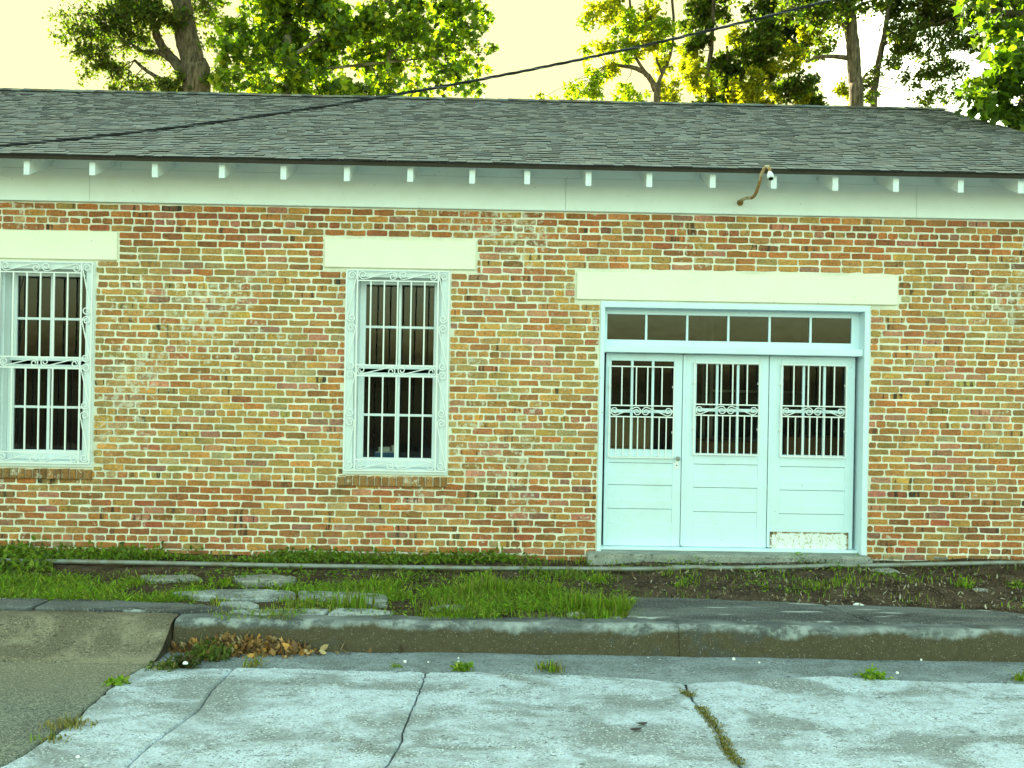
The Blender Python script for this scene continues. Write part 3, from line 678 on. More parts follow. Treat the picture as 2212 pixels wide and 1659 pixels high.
# transom light with six panes
ty = .11; g0, g1 = Q(850, 412, ty).z, Q(850, 280, ty).z; xa, xb = Q(218, 335, ty).x, Q(1487, 350, ty).x
b = MB(); b.box(DX0+jt+.001, xa, ty, ty+.04, tb1+.001, DZ1-.061); b.box(xb, DX1-jt-.011, ty, ty+.04, tb1+.001, DZ1-.061)
b.box(xa, xb, ty+.001, ty+.039, g1, DZ1-.061); b.box(xa, xb, ty+.001, ty+.039, tb1+.001, g0)
tran = b.build('transom', 'paint_door', B)
cut = [xa]+[Q(q, 345, ty).x for q in (421, 634, 848, 1062, 1275)]+[xb]
for k in range(6):
    if k: MB().box(cut[k]-.011, cut[k]+.011, ty+.002, ty+.036, g0, g1, bev=.003).build('mullion', 'paint_door', tran)
    a0 = cut[k]+(.011 if k else 0); a1 = cut[k+1]-(.011 if k < 5 else 0); tl = random.uniform(-.002, .002)
    MB().add([(a0, ty+.02+tl, g0), (a1, ty+.02-tl, g0), (a1, ty+.02-tl, g1), (a0, ty+.02+tl, g1)], np.array([[0, 1, 2, 3]])).build('pane', 'glass', tran)
# three leaves
dy = .13; ztop = tb0-.004; zbot = Q(850, 1480, dy).z
leaf = [dict(x=(203, 604), g=(237, 562), gt=513, gb=972, p=(1042, 1108, 1157, 1232, 1280, 1355), px=(222, 552), bar=(745, 803), gr=(229, 563), gt2=543, gb2=1014, low=8),
        dict(x=(612, 1052), g=(680, 1004), gt=531, gb=994, p=(1050, 1122, 1171, 1248, 1297, 1372), px=(664, 996), bar=(740, 796), gr=(669, 1006), gt2=524, gb2=1000, low=8),
        dict(x=(1060, 1500), g=(1130, 1454), gt=540, gb=1003, p=(1063, 1135, 1185, 1262, 1308, 1385), px=(1112, 1450), bar=(748, 803), gr=(1121, 1458), gt2=534, gb2=1012, low=8)]
for k, q in enumerate(leaf):
    X0, X1 = Q(q['x'][0], 1000).x+.003, Q(q['x'][1], 1000).x-.003; xm = (q['x'][0]+q['x'][1])/2
    gx0, gx1 = Q(q['g'][0], 750).x, Q(q['g'][1], 750).x; gz1, gz0 = Q(xm, q['gt']).z, Q(xm, q['gb']).z
    px0, px1 = Q(q['px'][0], 1200).x, Q(q['px'][1], 1200).x; pz = [Q(xm, v).z for v in q['p']]
    yb = dy+.042; b = MB()
    b.box(X0, min(gx0, px0), dy, yb, zbot, ztop, bev=.003); b.box(max(gx1, px1), X1, dy, yb, zbot, ztop, bev=.003)
    mx0, mx1 = min(gx0, px0), max(gx1, px1)
    b.box(mx0, mx1, dy+.0005, yb, gz1, ztop-.0005, bev=.002)
    if gx0 > mx0+.001: b.box(mx0, gx0, dy+.0005, yb, gz0, gz1)
    if gx1 < mx1-.001: b.box(gx1, mx1, dy+.0005, yb, gz0, gz1)
    b.box(mx0, mx1, dy+.0005, yb, pz[0], gz0, bev=.002)
    for (ra, rb_) in ((pz[2], pz[1]), (pz[4], pz[3]), (zbot, pz[5])): b.box(mx0, mx1, dy+.0005, yb, ra, rb_, bev=.0025)
    d = b.build('door', 'paint_door', B)
    for (pa, pb) in ((pz[1], pz[0]), (pz[3], pz[2]), (pz[5], pz[4])):
        MB().box(mx0, mx1, dy+.007, dy+.030, pa+.0005, pb-.0045).build('panel', 'paint_door', d)
    zr0, zr1 = Q(xm, q['bar'][1]).z, Q(xm, q['bar'][0]).z; zrm = (zr0+zr1)/2
    mu = MB(); mcx = [gx0+(gx1-gx0)*f_ for f_ in (1/3, 2/3)]
    mu.box(gx0, gx1, dy+.005, dy+.034, zrm-.018, zrm+.014, bev=.003); mu.build('muntin', 'paint_door', d)
    for cx_ in mcx:
        for za, zb in ((gz0, zrm-.0185), (zrm+.0145, gz1)): MB().box(cx_-.013, cx_+.013, dy+.006, dy+.033, za, zb, bev=.003).build('muntin', 'paint_door', d)
    xsP = [gx0]+mcx+[gx1]
    for i in range(3):
        for za, zb in ((gz0, zrm-.018), (zrm+.014, gz1)):
            tl = random.uniform(-.002, .002); xa_, xb_ = xsP[i]+.013*(i > 0), xsP[i+1]-.013*(i < 2)
            MB().add([(xa_, dy+.02+tl, za), (xb_, dy+.02-tl, za), (xb_, dy+.02-tl, zb), (xa_, dy+.02+tl, zb)], np.array([[0, 1, 2, 3]])).build('pane', 'glass', d)
    # grille
    y = dy-.028; ga, gb_ = Q(q['gr'][0], 750, y).x, Q(q['gr'][1], 750, y).x; zt2, zb2 = Q(xm, q['gt2'], y).z, Q(xm, q['gb2'], y).z
    g = MB(); g.box(ga-.006, ga+.006, y-.007, y+.007, zb2, zt2); g.box(gb_-.006, gb_+.006, y-.007, y+.007, zb2, zt2)
    for zz in (zt2, zr1, zr0, zb2): g.box(ga+.0062, gb_-.0062, y-.006, y+.006, zz-.006, zz+.006)
    for xx in (ga, gb_):
        for zz in (zb2+(zt2-zb2)*.28, zb2+(zt2-zb2)*.78): g.box(xx-.014, xx+.014, y+.008, dy-.0002, zz-.010, zz+.010); g.box(xx-.005, xx+.005, y-.014, y-.0075, zz-.006, zz+.006)
    g.build('grille_frame', 'paint_iron', d)
    for i in range(1, 5):
        xx = ga+(gb_-ga)*(i/5+(-.012 if i % 2 else .012)); bar('bar', xx-.0062, xx+.0062, zr1+.006, zt2-.006, y, .011, d)
    for i in range(1, q['low']+1):
        xx = ga+(gb_-ga)*i/(q['low']+1); bar('bar', xx-.0056, xx+.0056, zb2+.006, zr0-.006, y, .0105, d)
    w4 = (gb_-ga); R = (zr1-zr0)*.40
    MB().tube(s_scroll((ga+w4*.085, zrm), (ga+w4*.43, zrm-.004), R, y=y, mirror=False), .0055, 5).build('scroll', 'paint_iron', d)
    MB().tube(s_scroll((gb_-w4*.085, zrm), (gb_-w4*.43, zrm-.004), R, y=y, mirror=True), .0055, 5).build('scroll', 'paint_iron', d)
    if k == 0:
        kp = Q(578, 1045); m = MB(); m.box(kp.x-.020, kp.x+.020, dy-.006, dy-.0005, kp.z-.060, kp.z+.055, bev=.003)
        m.build('lock_plate', 'paint_iron', d)
        m = MB(); n = Q(580, 1018); m.tube([(n.x, dy-.001, n.z), (n.x, dy-.03, n.z), (n.x, dy-.038, n.z), (n.x, dy-.055, n.z), (n.x, dy-.062, n.z)], [.010, .010, .022, .024, .012], 10); m.build('door_knob', 'galvanised', d)
        m = MB(); m.tube([(kp.x, dy-.0075, kp.z-.02), (kp.x, dy-.0062, kp.z-.02)], .007, 8); m.build('keyhole', 'dark_hole', d)
        st_ = Q(330, 1030); MB().box(gx0-.01, gx1+.01, dy-.010, dy-.0005, gz0-.075, gz0-.062, bev=.003).build('ledge', 'paint_door', d)
    if k == 2:
        a0, a1 = Q(1062, 1450), Q(1468, 1450); z1_, z0_ = Q(1265, 1402).z, Q(1265, 1500).z
        m = MB(); m.box(-(a1.x-a0.x)/2, (a1.x-a0.x)/2, -.010, -.0005, -(z1_-z0_)/2, (z1_-z0_)/2, bev=.002)
        kb = m.build('kick_board', 'peeling_board', d, label='peeling white kick board with brown bare wood'); kb.matrix_parent_inverse = Matrix(); kb.location = ((a0.x+a1.x)/2, dy, (z0_+z1_)/2)
    if k:
        xs_ = X0-.003; MB().box(xs_-.016, xs_+.012, dy-.012, dy-.0005, zbot+.01, ztop-.004, bev=.003).build('astragal', 'paint_door', d)
MB().box(DX0+jt+.001, DX1-jt-.011, .05, .20, zbot-.030, zbot-.003, bev=.004).build('threshold', 'paint_door', B)
sp = [(DX0-.10, -.16), (DX1+.02, -.13), (DX1+.02, .3), (DX0-.10, .3)]
MB().poly(resample(sp+[sp[0]], .08, .006, 9)[:-1], -.15, zbot-.031, bev=.015).build('door_step', 'concrete_step', B)
# ================================================================== things at the building
# gooseneck pipe on the frieze
gp_ = [W(1598.6, 438, -.024), W(1599, 434, -.09), W(1612, 428, -.22), W(1624, 427, -.36), W(1632, 419, -.45), W(1640, 396, -.55), W(1645, 377, -.60), W(1652, 363, -.63), W(1658, 359.5, -.65), W(1662, 364, -.67), W(1663, 375, -.69)]
def smooth_path(P, n=8):
    P = np.array([tuple(p) for p in P], float); P = np.vstack([2*P[0]-P[1], P, 2*P[-1]-P[-2]]); o = []
    for i in range(1, len(P)-2):
        for k in range(n):
            t = k/n; a, b_, c, d = P[i-1:i+3]
            o.append(.5*((2*b_)+(-a+c)*t+(2*a-5*b_+4*c-d)*t*t+(-a+3*b_-3*c+d)*t**3))
    o.append(P[-2]); return np.array(o)
gn = empty('gooseneck_pipe', tuple(gp_[0]), 'rusty bent lamp pipe sticking out of the white frieze above the doors', 'pipe')
MB().tube(smooth_path(gp_), .0155, 8).build('pipe', 'rusty_pipe', gn, smooth=True)
e0 = gp_[-1]; dv = Vector((.004, -.5, -.86)).normalized()
m = MB(); m.tube([e0-dv*.02, e0, e0+dv*.02, e0+dv*.06, e0+dv*.062, e0+dv*.045], [.016, .024, .030, .032, .022, .020], 14, cap=True); m.build('lamp_socket', 'paint_white', gn, smooth=True)
MB().tube([e0+dv*.0615, e0+dv*.0630], .0215, 12).build('socket_opening', 'dark_hole', gn)
MB().tube([gp_[0]+Vector((0, .0, 0)), gp_[0]+Vector((0, -.012, 0))], .032, 12).build('flange', 'rusty_pipe', gn)
# overhead service cable, three twisted strands
cp = [(0, 313), (200, 297), (400, 273), (600, 245), (800, 215), (1000, 180), (1200, 138), (1400, 93), (1600, 48), (1805, 0)]
cw = np.array([tuple(W(x, y, -1.2)) for x, y in cp]); pf = np.polyfit(cw[:, 0], cw[:, 2], 2)
X = np.arange(-16, 18, .025); Z = np.polyval(pf, X); cab = empty('overhead_cable', (0, -1.2, float(np.polyval(pf, 0))), 'thick black twisted service cable slung across the front of the roof', 'cable')
for k in range(3):
    ph = X*2*math.pi/.42+k*2*math.pi/3
    MB().tube(np.c_[X, -1.2+.0072*np.cos(ph), Z+.0072*np.sin(ph)], .0068 if k else .0055, 5).build('strand', 'black_rubber' if k else 'bright_strand', cab, smooth=True)
# pipe lying along the wall foot
pp = [G(-300, 1212, .02), G(130, 1213, .025), G(420, 1218, .03), G(700, 1223, .03), G(1106, 1228, .03), G(1440, 1229, .03), G(1640, 1226, .04), G(1900, 1221, .06), G(2212, 1215, .09), G(2500, 1211, .11)]
pp = smooth_path(pp, 10)
pp[:, 2] = np.array([max(z, vz(x, y)+.02) for x, y, z in pp]); pp[:, 1] = np.minimum(pp[:, 1], -.22)
gp2 = empty('ground_pipe', tuple(pp[len(pp)//2]), 'long grey metal pipe lying along the foot of the brick wall', 'pipe')
MB().tube(pp, .021, 9).build('pipe', 'galvanised', gp2, smooth=True)
i = int(np.argmin(abs(pp[:, 0]-W(1440, 1228, -.4).x)))
MB().tube(pp[i:i+2], .027, 10).build('coupling', 'galvanised', gp2)
# ---------------------------------------------------------------- things inside, seen through the glass
def carton(x0, x1, y0, y1, z0, z1, mat, label, grp=None):
    o = empty('cardboard_box', ((x0+x1)/2, (y0+y1)/2, z0), label, 'box', grp)
    MB().box(x0, x1, y0, y1, z0, z1, bev=.004).build('carton', mat, o)
    MB().box(x0+.02, x1-.02, y0-.002, y0-.0003, (z0+z1)/2-.004, (z0+z1)/2+.004).build('seam', 'cardboard_brown', o)
    xm = (x0+x1)/2; MB().box(xm-.025, xm+.025, y0+.01, y1-.01, z1+.0003, z1+.002).build('tape', 'tape', o)
tab_z = .80
tb = empty('work_table', (2.3, .85, .06), 'dark low table behind the white doors carrying cartons', 'table')
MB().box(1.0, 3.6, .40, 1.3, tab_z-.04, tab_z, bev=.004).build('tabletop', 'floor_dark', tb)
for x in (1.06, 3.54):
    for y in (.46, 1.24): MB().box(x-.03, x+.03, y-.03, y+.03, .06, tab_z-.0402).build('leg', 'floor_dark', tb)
a0, a1 = Q(225, 900, .45), Q(440, 900, .45)
carton(a0.x, a1.x, .45, .95, tab_z+.001, Q(330, 812, .45).z, 'cardboard', 'tan cardboard carton behind the lower panes of the door with the lock')
a0, a1 = Q(690, 900, .6), Q(1000, 900, .6); carton(a0.x, a1.x, .6, 1.1, tab_z+.001, 1.16, 'cardboard_brown', 'brown carton behind the middle white door')
a0, a1 = Q(1140, 900, .6), Q(1460, 900, .6); carton(a0.x, a1.x, .6, 1.1, tab_z+.001, 1.22, 'cardboard_brown', 'brown carton behind the white door with the peeling kick board')
shf = empty('shelf_unit', (3.2, 2.2, .06), 'metal shelf rack with slotted uprights inside behind the white doors', 'shelf')
for x in (2.55, 3.75):
    for y in (1.9, 2.3): MB().box(x-.02, x+.02, y-.02, y+.02, .06, 2.9).build('upright', 'shelf_metal', shf)
for z in (.5, 1.1, 1.7, 2.3, 2.85): MB().box(2.57, 3.73, 1.88, 2.32, z-.015, z+.015).build('shelf_board', 'shelf_metal', shf)
wx = lambda zx, Y: W((750+zx/2.37)*.8848, 980, Y).x
wz = lambda zy, Y: W(864, (550+zy/2.37)*.8848, Y).z
ws = empty('window_bench', (-1.06, .5, .06), 'dark bench inside below the barred sash window with the blue box', 'bench')
bz = wz(1352, .36)
MB().box(-1.55, -.57, .32, .75, bz-.04, bz-.001).build('bench_top', 'floor_dark', ws)
for x in (-1.5, -.62): MB().box(x-.03, x+.03, .5, .56, .06, bz-.0402).build('leg', 'floor_dark', ws)
bb = empty('storage_box', (-1.2, .42, bz), 'flat blue box lying behind the lower window pane', 'box')
MB().box(wx(388, .36), wx(510, .36), .36, .55, bz, wz(1318, .36), bev=.003).build('box_body', 'blue_card', bb); MB().box(wx(392, .36), wx(506, .36), .37, .54, wz(1318, .36)+.0004, wz(1314, .36), bev=.002).build('lid', 'white_card', bb)
zz = wz(1314, .36)+.001
for nm, a, b_, t_, lb in (('paper_box', 412, 478, 1285, 'white paper box standing on the blue box behind the window'), ('paper_cup', 482, 508, 1277, 'small white paper cup beside the paper box behind the window')):
    if nm == 'paper_box': MB().box(wx(a, .40), wx(b_, .40), .40, .50, zz, wz(t_, .4), bev=.004).build(nm, 'white_card', label=lb, cat='box')
    else: xx = (wx(a, .4)+wx(b_, .4))/2; MB().tube([(xx, .44, zz), (xx, .44, wz(t_, .4)), (xx, .44, wz(t_, .4)+.004)], [.016, .021, .022], 12).build(nm, 'white_card', label=lb, cat='cup')
# ================================================================== vegetation
def leaves(mb, P, N, size, cols, shape, r, droop=.0, var=.25):
    """P: (n,3) centres; shape: (k,2) outline; random orientation biased by N"""
    n = len(P); k = len(shape); s_ = size*np.clip(r.normal(1, var, n), .45, 1.8)
    a = r.normal(0, 1, (n, 3)); a[:, 2] -= droop; a /= np.linalg.norm(a, axis=1)[:, None]
    nn = r.normal(0, 1, (n, 3))+np.asarray(N); nn -= a*np.sum(a*nn, 1)[:, None]; nn /= np.linalg.norm(nn, axis=1)[:, None]+1e-9
    b_ = np.cross(nn, a); V = P[:, None, :]+s_[:, None, None]*(shape[None, :, 1:2]*a[:, None, :]+shape[None, :, 0:1]*b_[:, None, :]-.35*np.abs(shape[None, :, 0:1])*nn[:, None, :])
    c = np.repeat(cols, k, axis=0); f = np.arange(n*k).reshape(n, k)
    mb.add(V.reshape(-1, 3), f, c)
OV = np.array([(0, 0), (.24, .3), (.22, .65), (0, 1), (-.22, .65), (-.24, .3)])
NARROW = np.array([(0, 0), (.16, .35), (.12, .7), (0, 1), (-.12, .7), (-.16, .35)])
MAPLE = np.array([(0, 0), (.18, .12), (.50, .10), (.34, .34), (.52, .62), (.22, .62), (0, 1.0), (-.22, .62), (-.52, .62), (-.34, .34), (-.50, .10), (-.18, .12)])
def clump(r, c, R, n, squash=.75, tw=14, spray=.30):
    tc = r.normal(0, 1, (tw, 3)); tc /= np.linalg.norm(tc, axis=1)[:, None]; tc *= (r.random(tw)**.45)[:, None]*R; tc[:, 2] *= squash
    i = r.integers(0, tw, n); return np.asarray(c)+tc[i]+r.normal(0, R*spray*.6, (n, 3))*np.array([1, 1, .8]), tc+np.asarray(c)
def tree(name, label, Y, trunks, clumps, leaf_size, shape, pal, n_per_m2=420, seed=0, bark='bark', yellow=None, yj=1.2, group='trees behind the building', base_r=None, bias=(0, 0, .6), twigs=True, squash=.75, dn=None):
    r = np.random.default_rng(seed); pm = F/(D+Y)
    t0 = trunks[0]; b0 = W(t0[0][0], t0[0][1], Y); root = empty(name, (b0.x, Y, -.1), label, 'tree', group)
    tm = MB(); allp = []
    for k, tr in enumerate(trunks):
        P = [np.array(W(p[0], p[1], Y+(p[3] if len(p) > 3 else 0))) for p in tr]; R_ = [p[2]/pm for p in tr]
        if k == 0: P = [np.array([P[0][0]+.05, P[0][1], -.15]), np.array([P[0][0]+.02, P[0][1], 1.2])]+P; R_ = [R_[0]*1.5, R_[0]*1.15]+R_
        Q_ = smooth_path(P, 6); rr = np.interp(np.linspace(0, len(P)-1, len(Q_)), range(len(P)), R_)
        Q_ += r.normal(0, 1, Q_.shape)*rr[:, None]*.06; tm.tube(Q_, rr, 9); allp.append(Q_)
    TP = np.vstack(allp); lm = MB()
    for c in clumps:
        px, py, R = c[:3]; den = c[3] if len(c) > 3 else 1.0; mode = c[4] if len(c) > 4 else 0
        cw_ = np.array(W(px, py, Y+r.uniform(-yj, yj*.7))); Rm = R/pm
        n = int(n_per_m2*math.pi*Rm*Rm*den)
        if n < 3: continue
        p, tc = clump(r, cw_, Rm, n, squash)
        ci = r.choice(len(pal[mode]), n); cols = np.array(pal[mode])[ci]*np.clip(r.normal(1, .22, n), .5, 1.7)[:, None]
        leaves(lm, p, bias, leaf_size, cols, shape, r, .3)
        if twigs:
            j = TP[np.argmin(np.linalg.norm(TP-cw_, axis=1))]; mid = (j+cw_)/2+r.normal(0, .12*Rm, 3)+np.array([0, 0, .12*Rm])
            q1 = j+(cw_-j)*.33+r.normal(0, .16*Rm, 3)+np.array([0, 0, -.10*Rm]); tm.tube(smooth_path([j, q1, mid, cw_], 5), np.linspace(.020, .005, 16)*min(1.2, Rm+.4), 5)
            for q in tc[:4]: tm.tube([cw_, (cw_+q)/2+r.normal(0, .05*Rm, 3), q], [.007, .005, .003], 4)
    tm.build('trunk', bark, root, smooth=True)
    lm.build('crown', 'leaf', root)
def crown_above(r, x0, x1, y0, y1, R, n): return [(r.uniform(x0, x1), r.uniform(y0, y1), R*r.uniform(.7, 1.2), .55) for _ in range(n)]
ra = np.random.default_rng(99)
GRN = [(.065, .12, .012), (.085, .15, .014), (.05, .09, .012), (.12, .17, .014)]
DRK = [(.045, .065, .010), (.06, .08, .012), (.07, .095, .012), (.055, .06, .014)]
YEL = [(.26, .26, .010), (.20, .22, .012), (.32, .29, .012), (.13, .17, .012)]  # yellow glow of the low sun put into the leaf colour
LIT = [(.15, .23, .012), (.20, .28, .014), (.11, .18, .012), (.26, .29, .014)]  # sunlit brightness put into the leaf colour
tree('oak_tree', 'tall dark oak with forked ivy trunk and airy small dark leaves', 14,
     [[(425, 215, 30), (420, 150, 27), (410, 100, 23), (398, 40, 20), (388, -40, 18), (375, -160, 14), (380, -330, 8)],
      [(402, 120, 14), (388, 70, 12), (382, 10, 11), (360, -80, 9), (330, -200, 5)],
      [(400, 160, 13), (375, 130, 11), (350, 100, 9), (332, 60, 8), (310, 10, 7), (270, -60, 5), (230, -140, 3)],
      [(385, 142, 7), (345, 114, 6), (310, 112, 5), (280, 95, 4)], [(365, 180, 5), (320, 155, 4), (290, 130, 3)]],
     [(250, 25, 62, 1.5), (320, 30, 60, 1.6), (285, 75, 45, 1.2), (200, 95, 45, 1.2), (160, 75, 40, .45), (140, 30, 45, .22), (215, 140, 40, .9), (175, 115, 38, .5), (260, 155, 38, .9), (250, 190, 25, .7),
      (295, 180, 30, .9), (340, 190, 34, 1.5), (385, 185, 40, 1.6), (420, 200, 28, 1.2), (230, 60, 40, .9), (170, 20, 35, .25), (350, 120, 34, .6), (460, 95, 30, .6), (445, 30, 40, .7), (480, 150, 34, .8), (455, 175, 26, .9), (190, 165, 30, .3), (300, 110, 34, .6), (445, 5, 36, .8), (370, 40, 40, 1.3)]
     + crown_above(ra, 60, 640, -420, -20, 75, 26), .095, OV, {0: DRK+GRN[:1]}, 850, 1, yj=.9)
tree('broad_leaved_tree', 'dense bright green tree with big lobed leaves beside the oak', 10,
     [[(625, 225, 12), (622, 150, 11), (620, 60, 10), (615, -40, 9), (620, -200, 7)], [(622, 130, 5), (680, 90, 4), (760, 50, 3), (830, 10, 2)], [(622, 160, 4), (690, 150, 3), (780, 140, 3), (880, 130, 2), (960, 120, 2)], [(620, 60, 6), (580, 20, 5), (540, -30, 4)], [(840, 110, 4), (838, 170, 4), (828, 215, 4)]],
     [(495, 55, 34, .8), (500, 105, 34, .9), (490, 190, 30, .9), (575, 195, 40, 1.1), (630, 215, 40, 1.2), (560, 140, 40, .9), (590, 100, 44, 1.2), (650, 150, 46, 1.3), (740, 210, 40, 1.1), (820, 205, 34, .9), (520, 30, 55, .7), (560, 80, 55, .9), (515, 130, 45, .7), (500, 185, 38, .8), (540, 200, 34, .7), (600, 30, 60, 1.1), (640, 90, 65, 1.3), (610, 150, 50, 1.1), (640, 195, 44, 1.2), (700, 30, 70, 1.3), (720, 110, 70, 1.5), (700, 180, 55, 1.3), (780, 60, 70, 1.4), (800, 140, 60, 1.2), (770, 200, 40, 1.0), (860, 30, 65, 1.2), (870, 110, 60, 1.1), (850, 190, 42, .8), (930, 60, 60, 1.1), (935, 140, 50, 1.0), (905, 200, 32, .7), (985, 30, 55, .9), (1000, 100, 48, .9), (985, 170, 42, .9), (1020, 60, 40, .7), (1035, 20, 38, .6), (1020, 195, 30, .6), (1030, 140, 32, .6), (1045, 100, 28, .6)]
     + crown_above(ra, 470, 1040, -460, -20, 95, 26), .135, MAPLE, {0: LIT+GRN+DRK[:1]}, 300, 2, 'pale_bark', yj=1.0)
tree('young_tree', 'slim backlit yellow-green tree with curved thin stem beside the open sky', 18,
     [[(1420, 240, 8), (1416, 195, 7), (1400, 165, 6), (1375, 148, 5), (1340, 142, 3.5), (1310, 140, 2.5)], [(1416, 195, 5), (1430, 160, 4), (1447, 120, 3.5), (1455, 60, 3), (1450, -20, 3), (1440, -120, 2)], [(1400, 165, 4), (1372, 120, 3), (1366, 70, 3), (1360, 0, 2.5), (1350, -90, 2)], [(1430, 160, 3), (1410, 100, 2.5), (1405, 30, 2)]],
     [(1300, 25, 34, .9, 1), (1330, 15, 36, 1.0, 1), (1265, 48, 20, .5), (1360, 60, 36, 1.0), (1310, 100, 26, .7, 1), (1270, 108, 18, .5), (1345, 110, 30, 1.0), (1395, 90, 36, 1.1, 1), (1400, 40, 36, 1.0, 1), (1440, 60, 34, .8), (1290, 165, 26, .7), (1250, 195, 24, .7), (1230, 215, 20, .5), (1275, 200, 26, .9), (1320, 150, 26, .8, 1), (1350, 200, 24, .7), (1380, 215, 24, .7), (1340, 225, 16, .5), (1440, 190, 26, 1.0, 1), (1450, 215, 22, 1.0, 1), (1430, 140, 26, .7, 1), (1165, 215, 18, .5, 1), (1195, 220, 16, .6), (1150, 222, 10, .5, 1), (1430, 100, 26, .6)]
     + crown_above(ra, 1260, 1480, -260, -20, 50, 14), .15, OV, {0: LIT, 1: YEL}, 640, 3, yj=.8, squash=.8)
tree('vine_clad_tree', 'vine-draped tree with hanging yellow-lit curtains of leaves behind the tall trunk', 23,
     [[(1510, 240, 6), (1520, 190, 5), (1535, 120, 5), (1540, 40, 4), (1545, -60, 3)], [(1600, 240, 6), (1620, 180, 5), (1650, 110, 5), (1680, 30, 4), (1690, -80, 3)], [(1600, 220, 4), (1575, 160, 3), (1570, 100, 3)]],
     [(1490, 120, 30, 1.2, 1), (1500, 165, 30, 1.1, 1), (1490, 150, 24, 1.2, 1), (1510, 75, 36, 1.2), (1500, 30, 36, 1.1), (1540, 20, 40, 1.1), (1560, 150, 34, 1.8), (1580, 190, 38, 1.7), (1560, 220, 34, 1.6), (1610, 130, 40, 1.6), (1640, 90, 44, 1.5), (1620, 190, 34, 1.3, 1), (1650, 170, 34, 1.3), (1660, 215, 34, 1.3, 1), (1600, 225, 30, 1.3, 1), (1690, 60, 46, 1.4), (1680, 20, 48, 1.5), (1720, 40, 40, 1.3), (1690, 130, 34, 1.2, 1), (1700, 190, 32, 1.2), (1735, 210, 28, 1.3, 1), (1760, 215, 28, 1.3), (1740, 180, 26, 1.0), (1730, 90, 34, 1.0), (1760, 60, 30, .9, 1), (1535, 185, 20, 1.0, 1), (1525, 225, 26, 1.2), (1640, 40, 36, 1.2), (1590, 80, 26, .7, 1), (1820, 195, 18, .8, 1), (1845, 205, 16, .8, 1)]
     + crown_above(ra, 1470, 1780, -260, -20, 55, 16), .16, OV, {0: DRK+GRN[:2], 1: YEL}, 800, 4, yj=1.4, squash=1.0)
tree('straight_tree', 'tall straight bare-trunked tree with one crooked limb', 15,
     [[(1851, 240, 15), (1847, 180, 14.5), (1843, 110, 14), (1838, 50, 13), (1832, -30, 12), (1828, -180, 10), (1835, -380, 6)], [(1840, 75, 9), (1822, 52, 7), (1800, 42, 6), (1770, 38, 5), (1720, 20, 4), (1680, -10, 3)], [(1845, 127, 6), (1800, 122, 4.5), (1765, 124, 3.5), (1740, 135, 2)]],
     [(1780, 25, 40, 1.0), (1730, 15, 40, 1.0), (1800, 5, 34, .8), (1790, 80, 30, .5), (1770, 110, 26, .5), (1860, 190, 18, .6), (1870, 210, 16, .6), (1890, 10, 30, .6)]
     + crown_above(ra, 1620, 2050, -420, -20, 75, 22), .13, OV, {0: DRK+GRN[:2]}, 800, 5, yj=1.0)
tree('leaning_tree', 'thin leaning dark stem with airy leaves beside the tall straight trunk', 16,
     [[(1887, 240, 7.5), (1890, 190, 7), (1899, 130, 6.5), (1910, 80, 6), (1918, 30, 5), (1935, -50, 4), (1960, -160, 3)], [(1893, 185, 4), (1870, 175, 3.5), (1850, 165, 3)], [(1905, 100, 4), (1950, 70, 3), (2000, 60, 2.5), (2050, 40, 2)]],
     [(1935, 20, 40, .8), (1960, 60, 40, .8), (2000, 30, 46, 1.0), (1950, 105, 34, .5), (1985, 100, 34, .6), (1930, 140, 26, .35), (2010, 150, 36, .5), (2040, 90, 38, .6), (2010, 205, 32, .4), (1965, 175, 28, .4), (1940, 60, 26, .6), (2060, 40, 40, .9), (2100, 20, 44, 1.0), (2150, 15, 44, 1.0), (2090, 90, 36, .6), (2050, 155, 34, .6), (2060, 200, 30, .5), (2190, 20, 40, 1.0), (2130, 70, 40, .7), (1890, 160, 22, .4), (1880, 205, 18, .7)]
     + crown_above(ra, 1880, 2350, -340, -20, 70, 20), .11, OV, {0: DRK+GRN[:1]}, 1300, 6, yj=1.0)
tree('maple_tree', 'maple with large bright leaves overhanging the gable end of the roof', 2.6,
     [[(2420, 300, 34), (2410, 150, 30), (2390, 0, 26), (2360, -160, 20), (2300, -380, 10)], [(2400, 60, 12), (2300, 20, 10), (2200, 30, 8), (2130, 20, 6), (2050, -5, 4)], [(2410, 200, 9), (2300, 190, 7), (2210, 200, 5), (2150, 190, 3)]],
     [(2180, 130, 40, 1.3, 1), (2205, 95, 40, 1.3, 1), (2170, 180, 40, 1.2, 1), (2200, 110, 46, 1.0, 1), (2205, 170, 46, 1.1, 1), (2190, 225, 40, 1.2, 1), (2215, 260, 34, 1.1, 1), (2140, 210, 44, 1.1), (2105, 215, 34, 1.0), (2095, 190, 26, .7), (2150, 160, 34, .6), (2170, 60, 50, .9), (2120, 30, 46, .6), (2230, 50, 60, 1.0), (2260, 140, 60, 1.1, 1), (2280, 220, 56, 1.0, 1), (2160, 245, 26, .9), (2340, 100, 80, .8), (2350, 210, 70, .8)]
     + crown_above(ra, 2150, 2700, -420, -30, 110, 22), .135, MAPLE, {0: GRN, 1: GRN+LIT[:1]}, 420, 7, yj=.55)
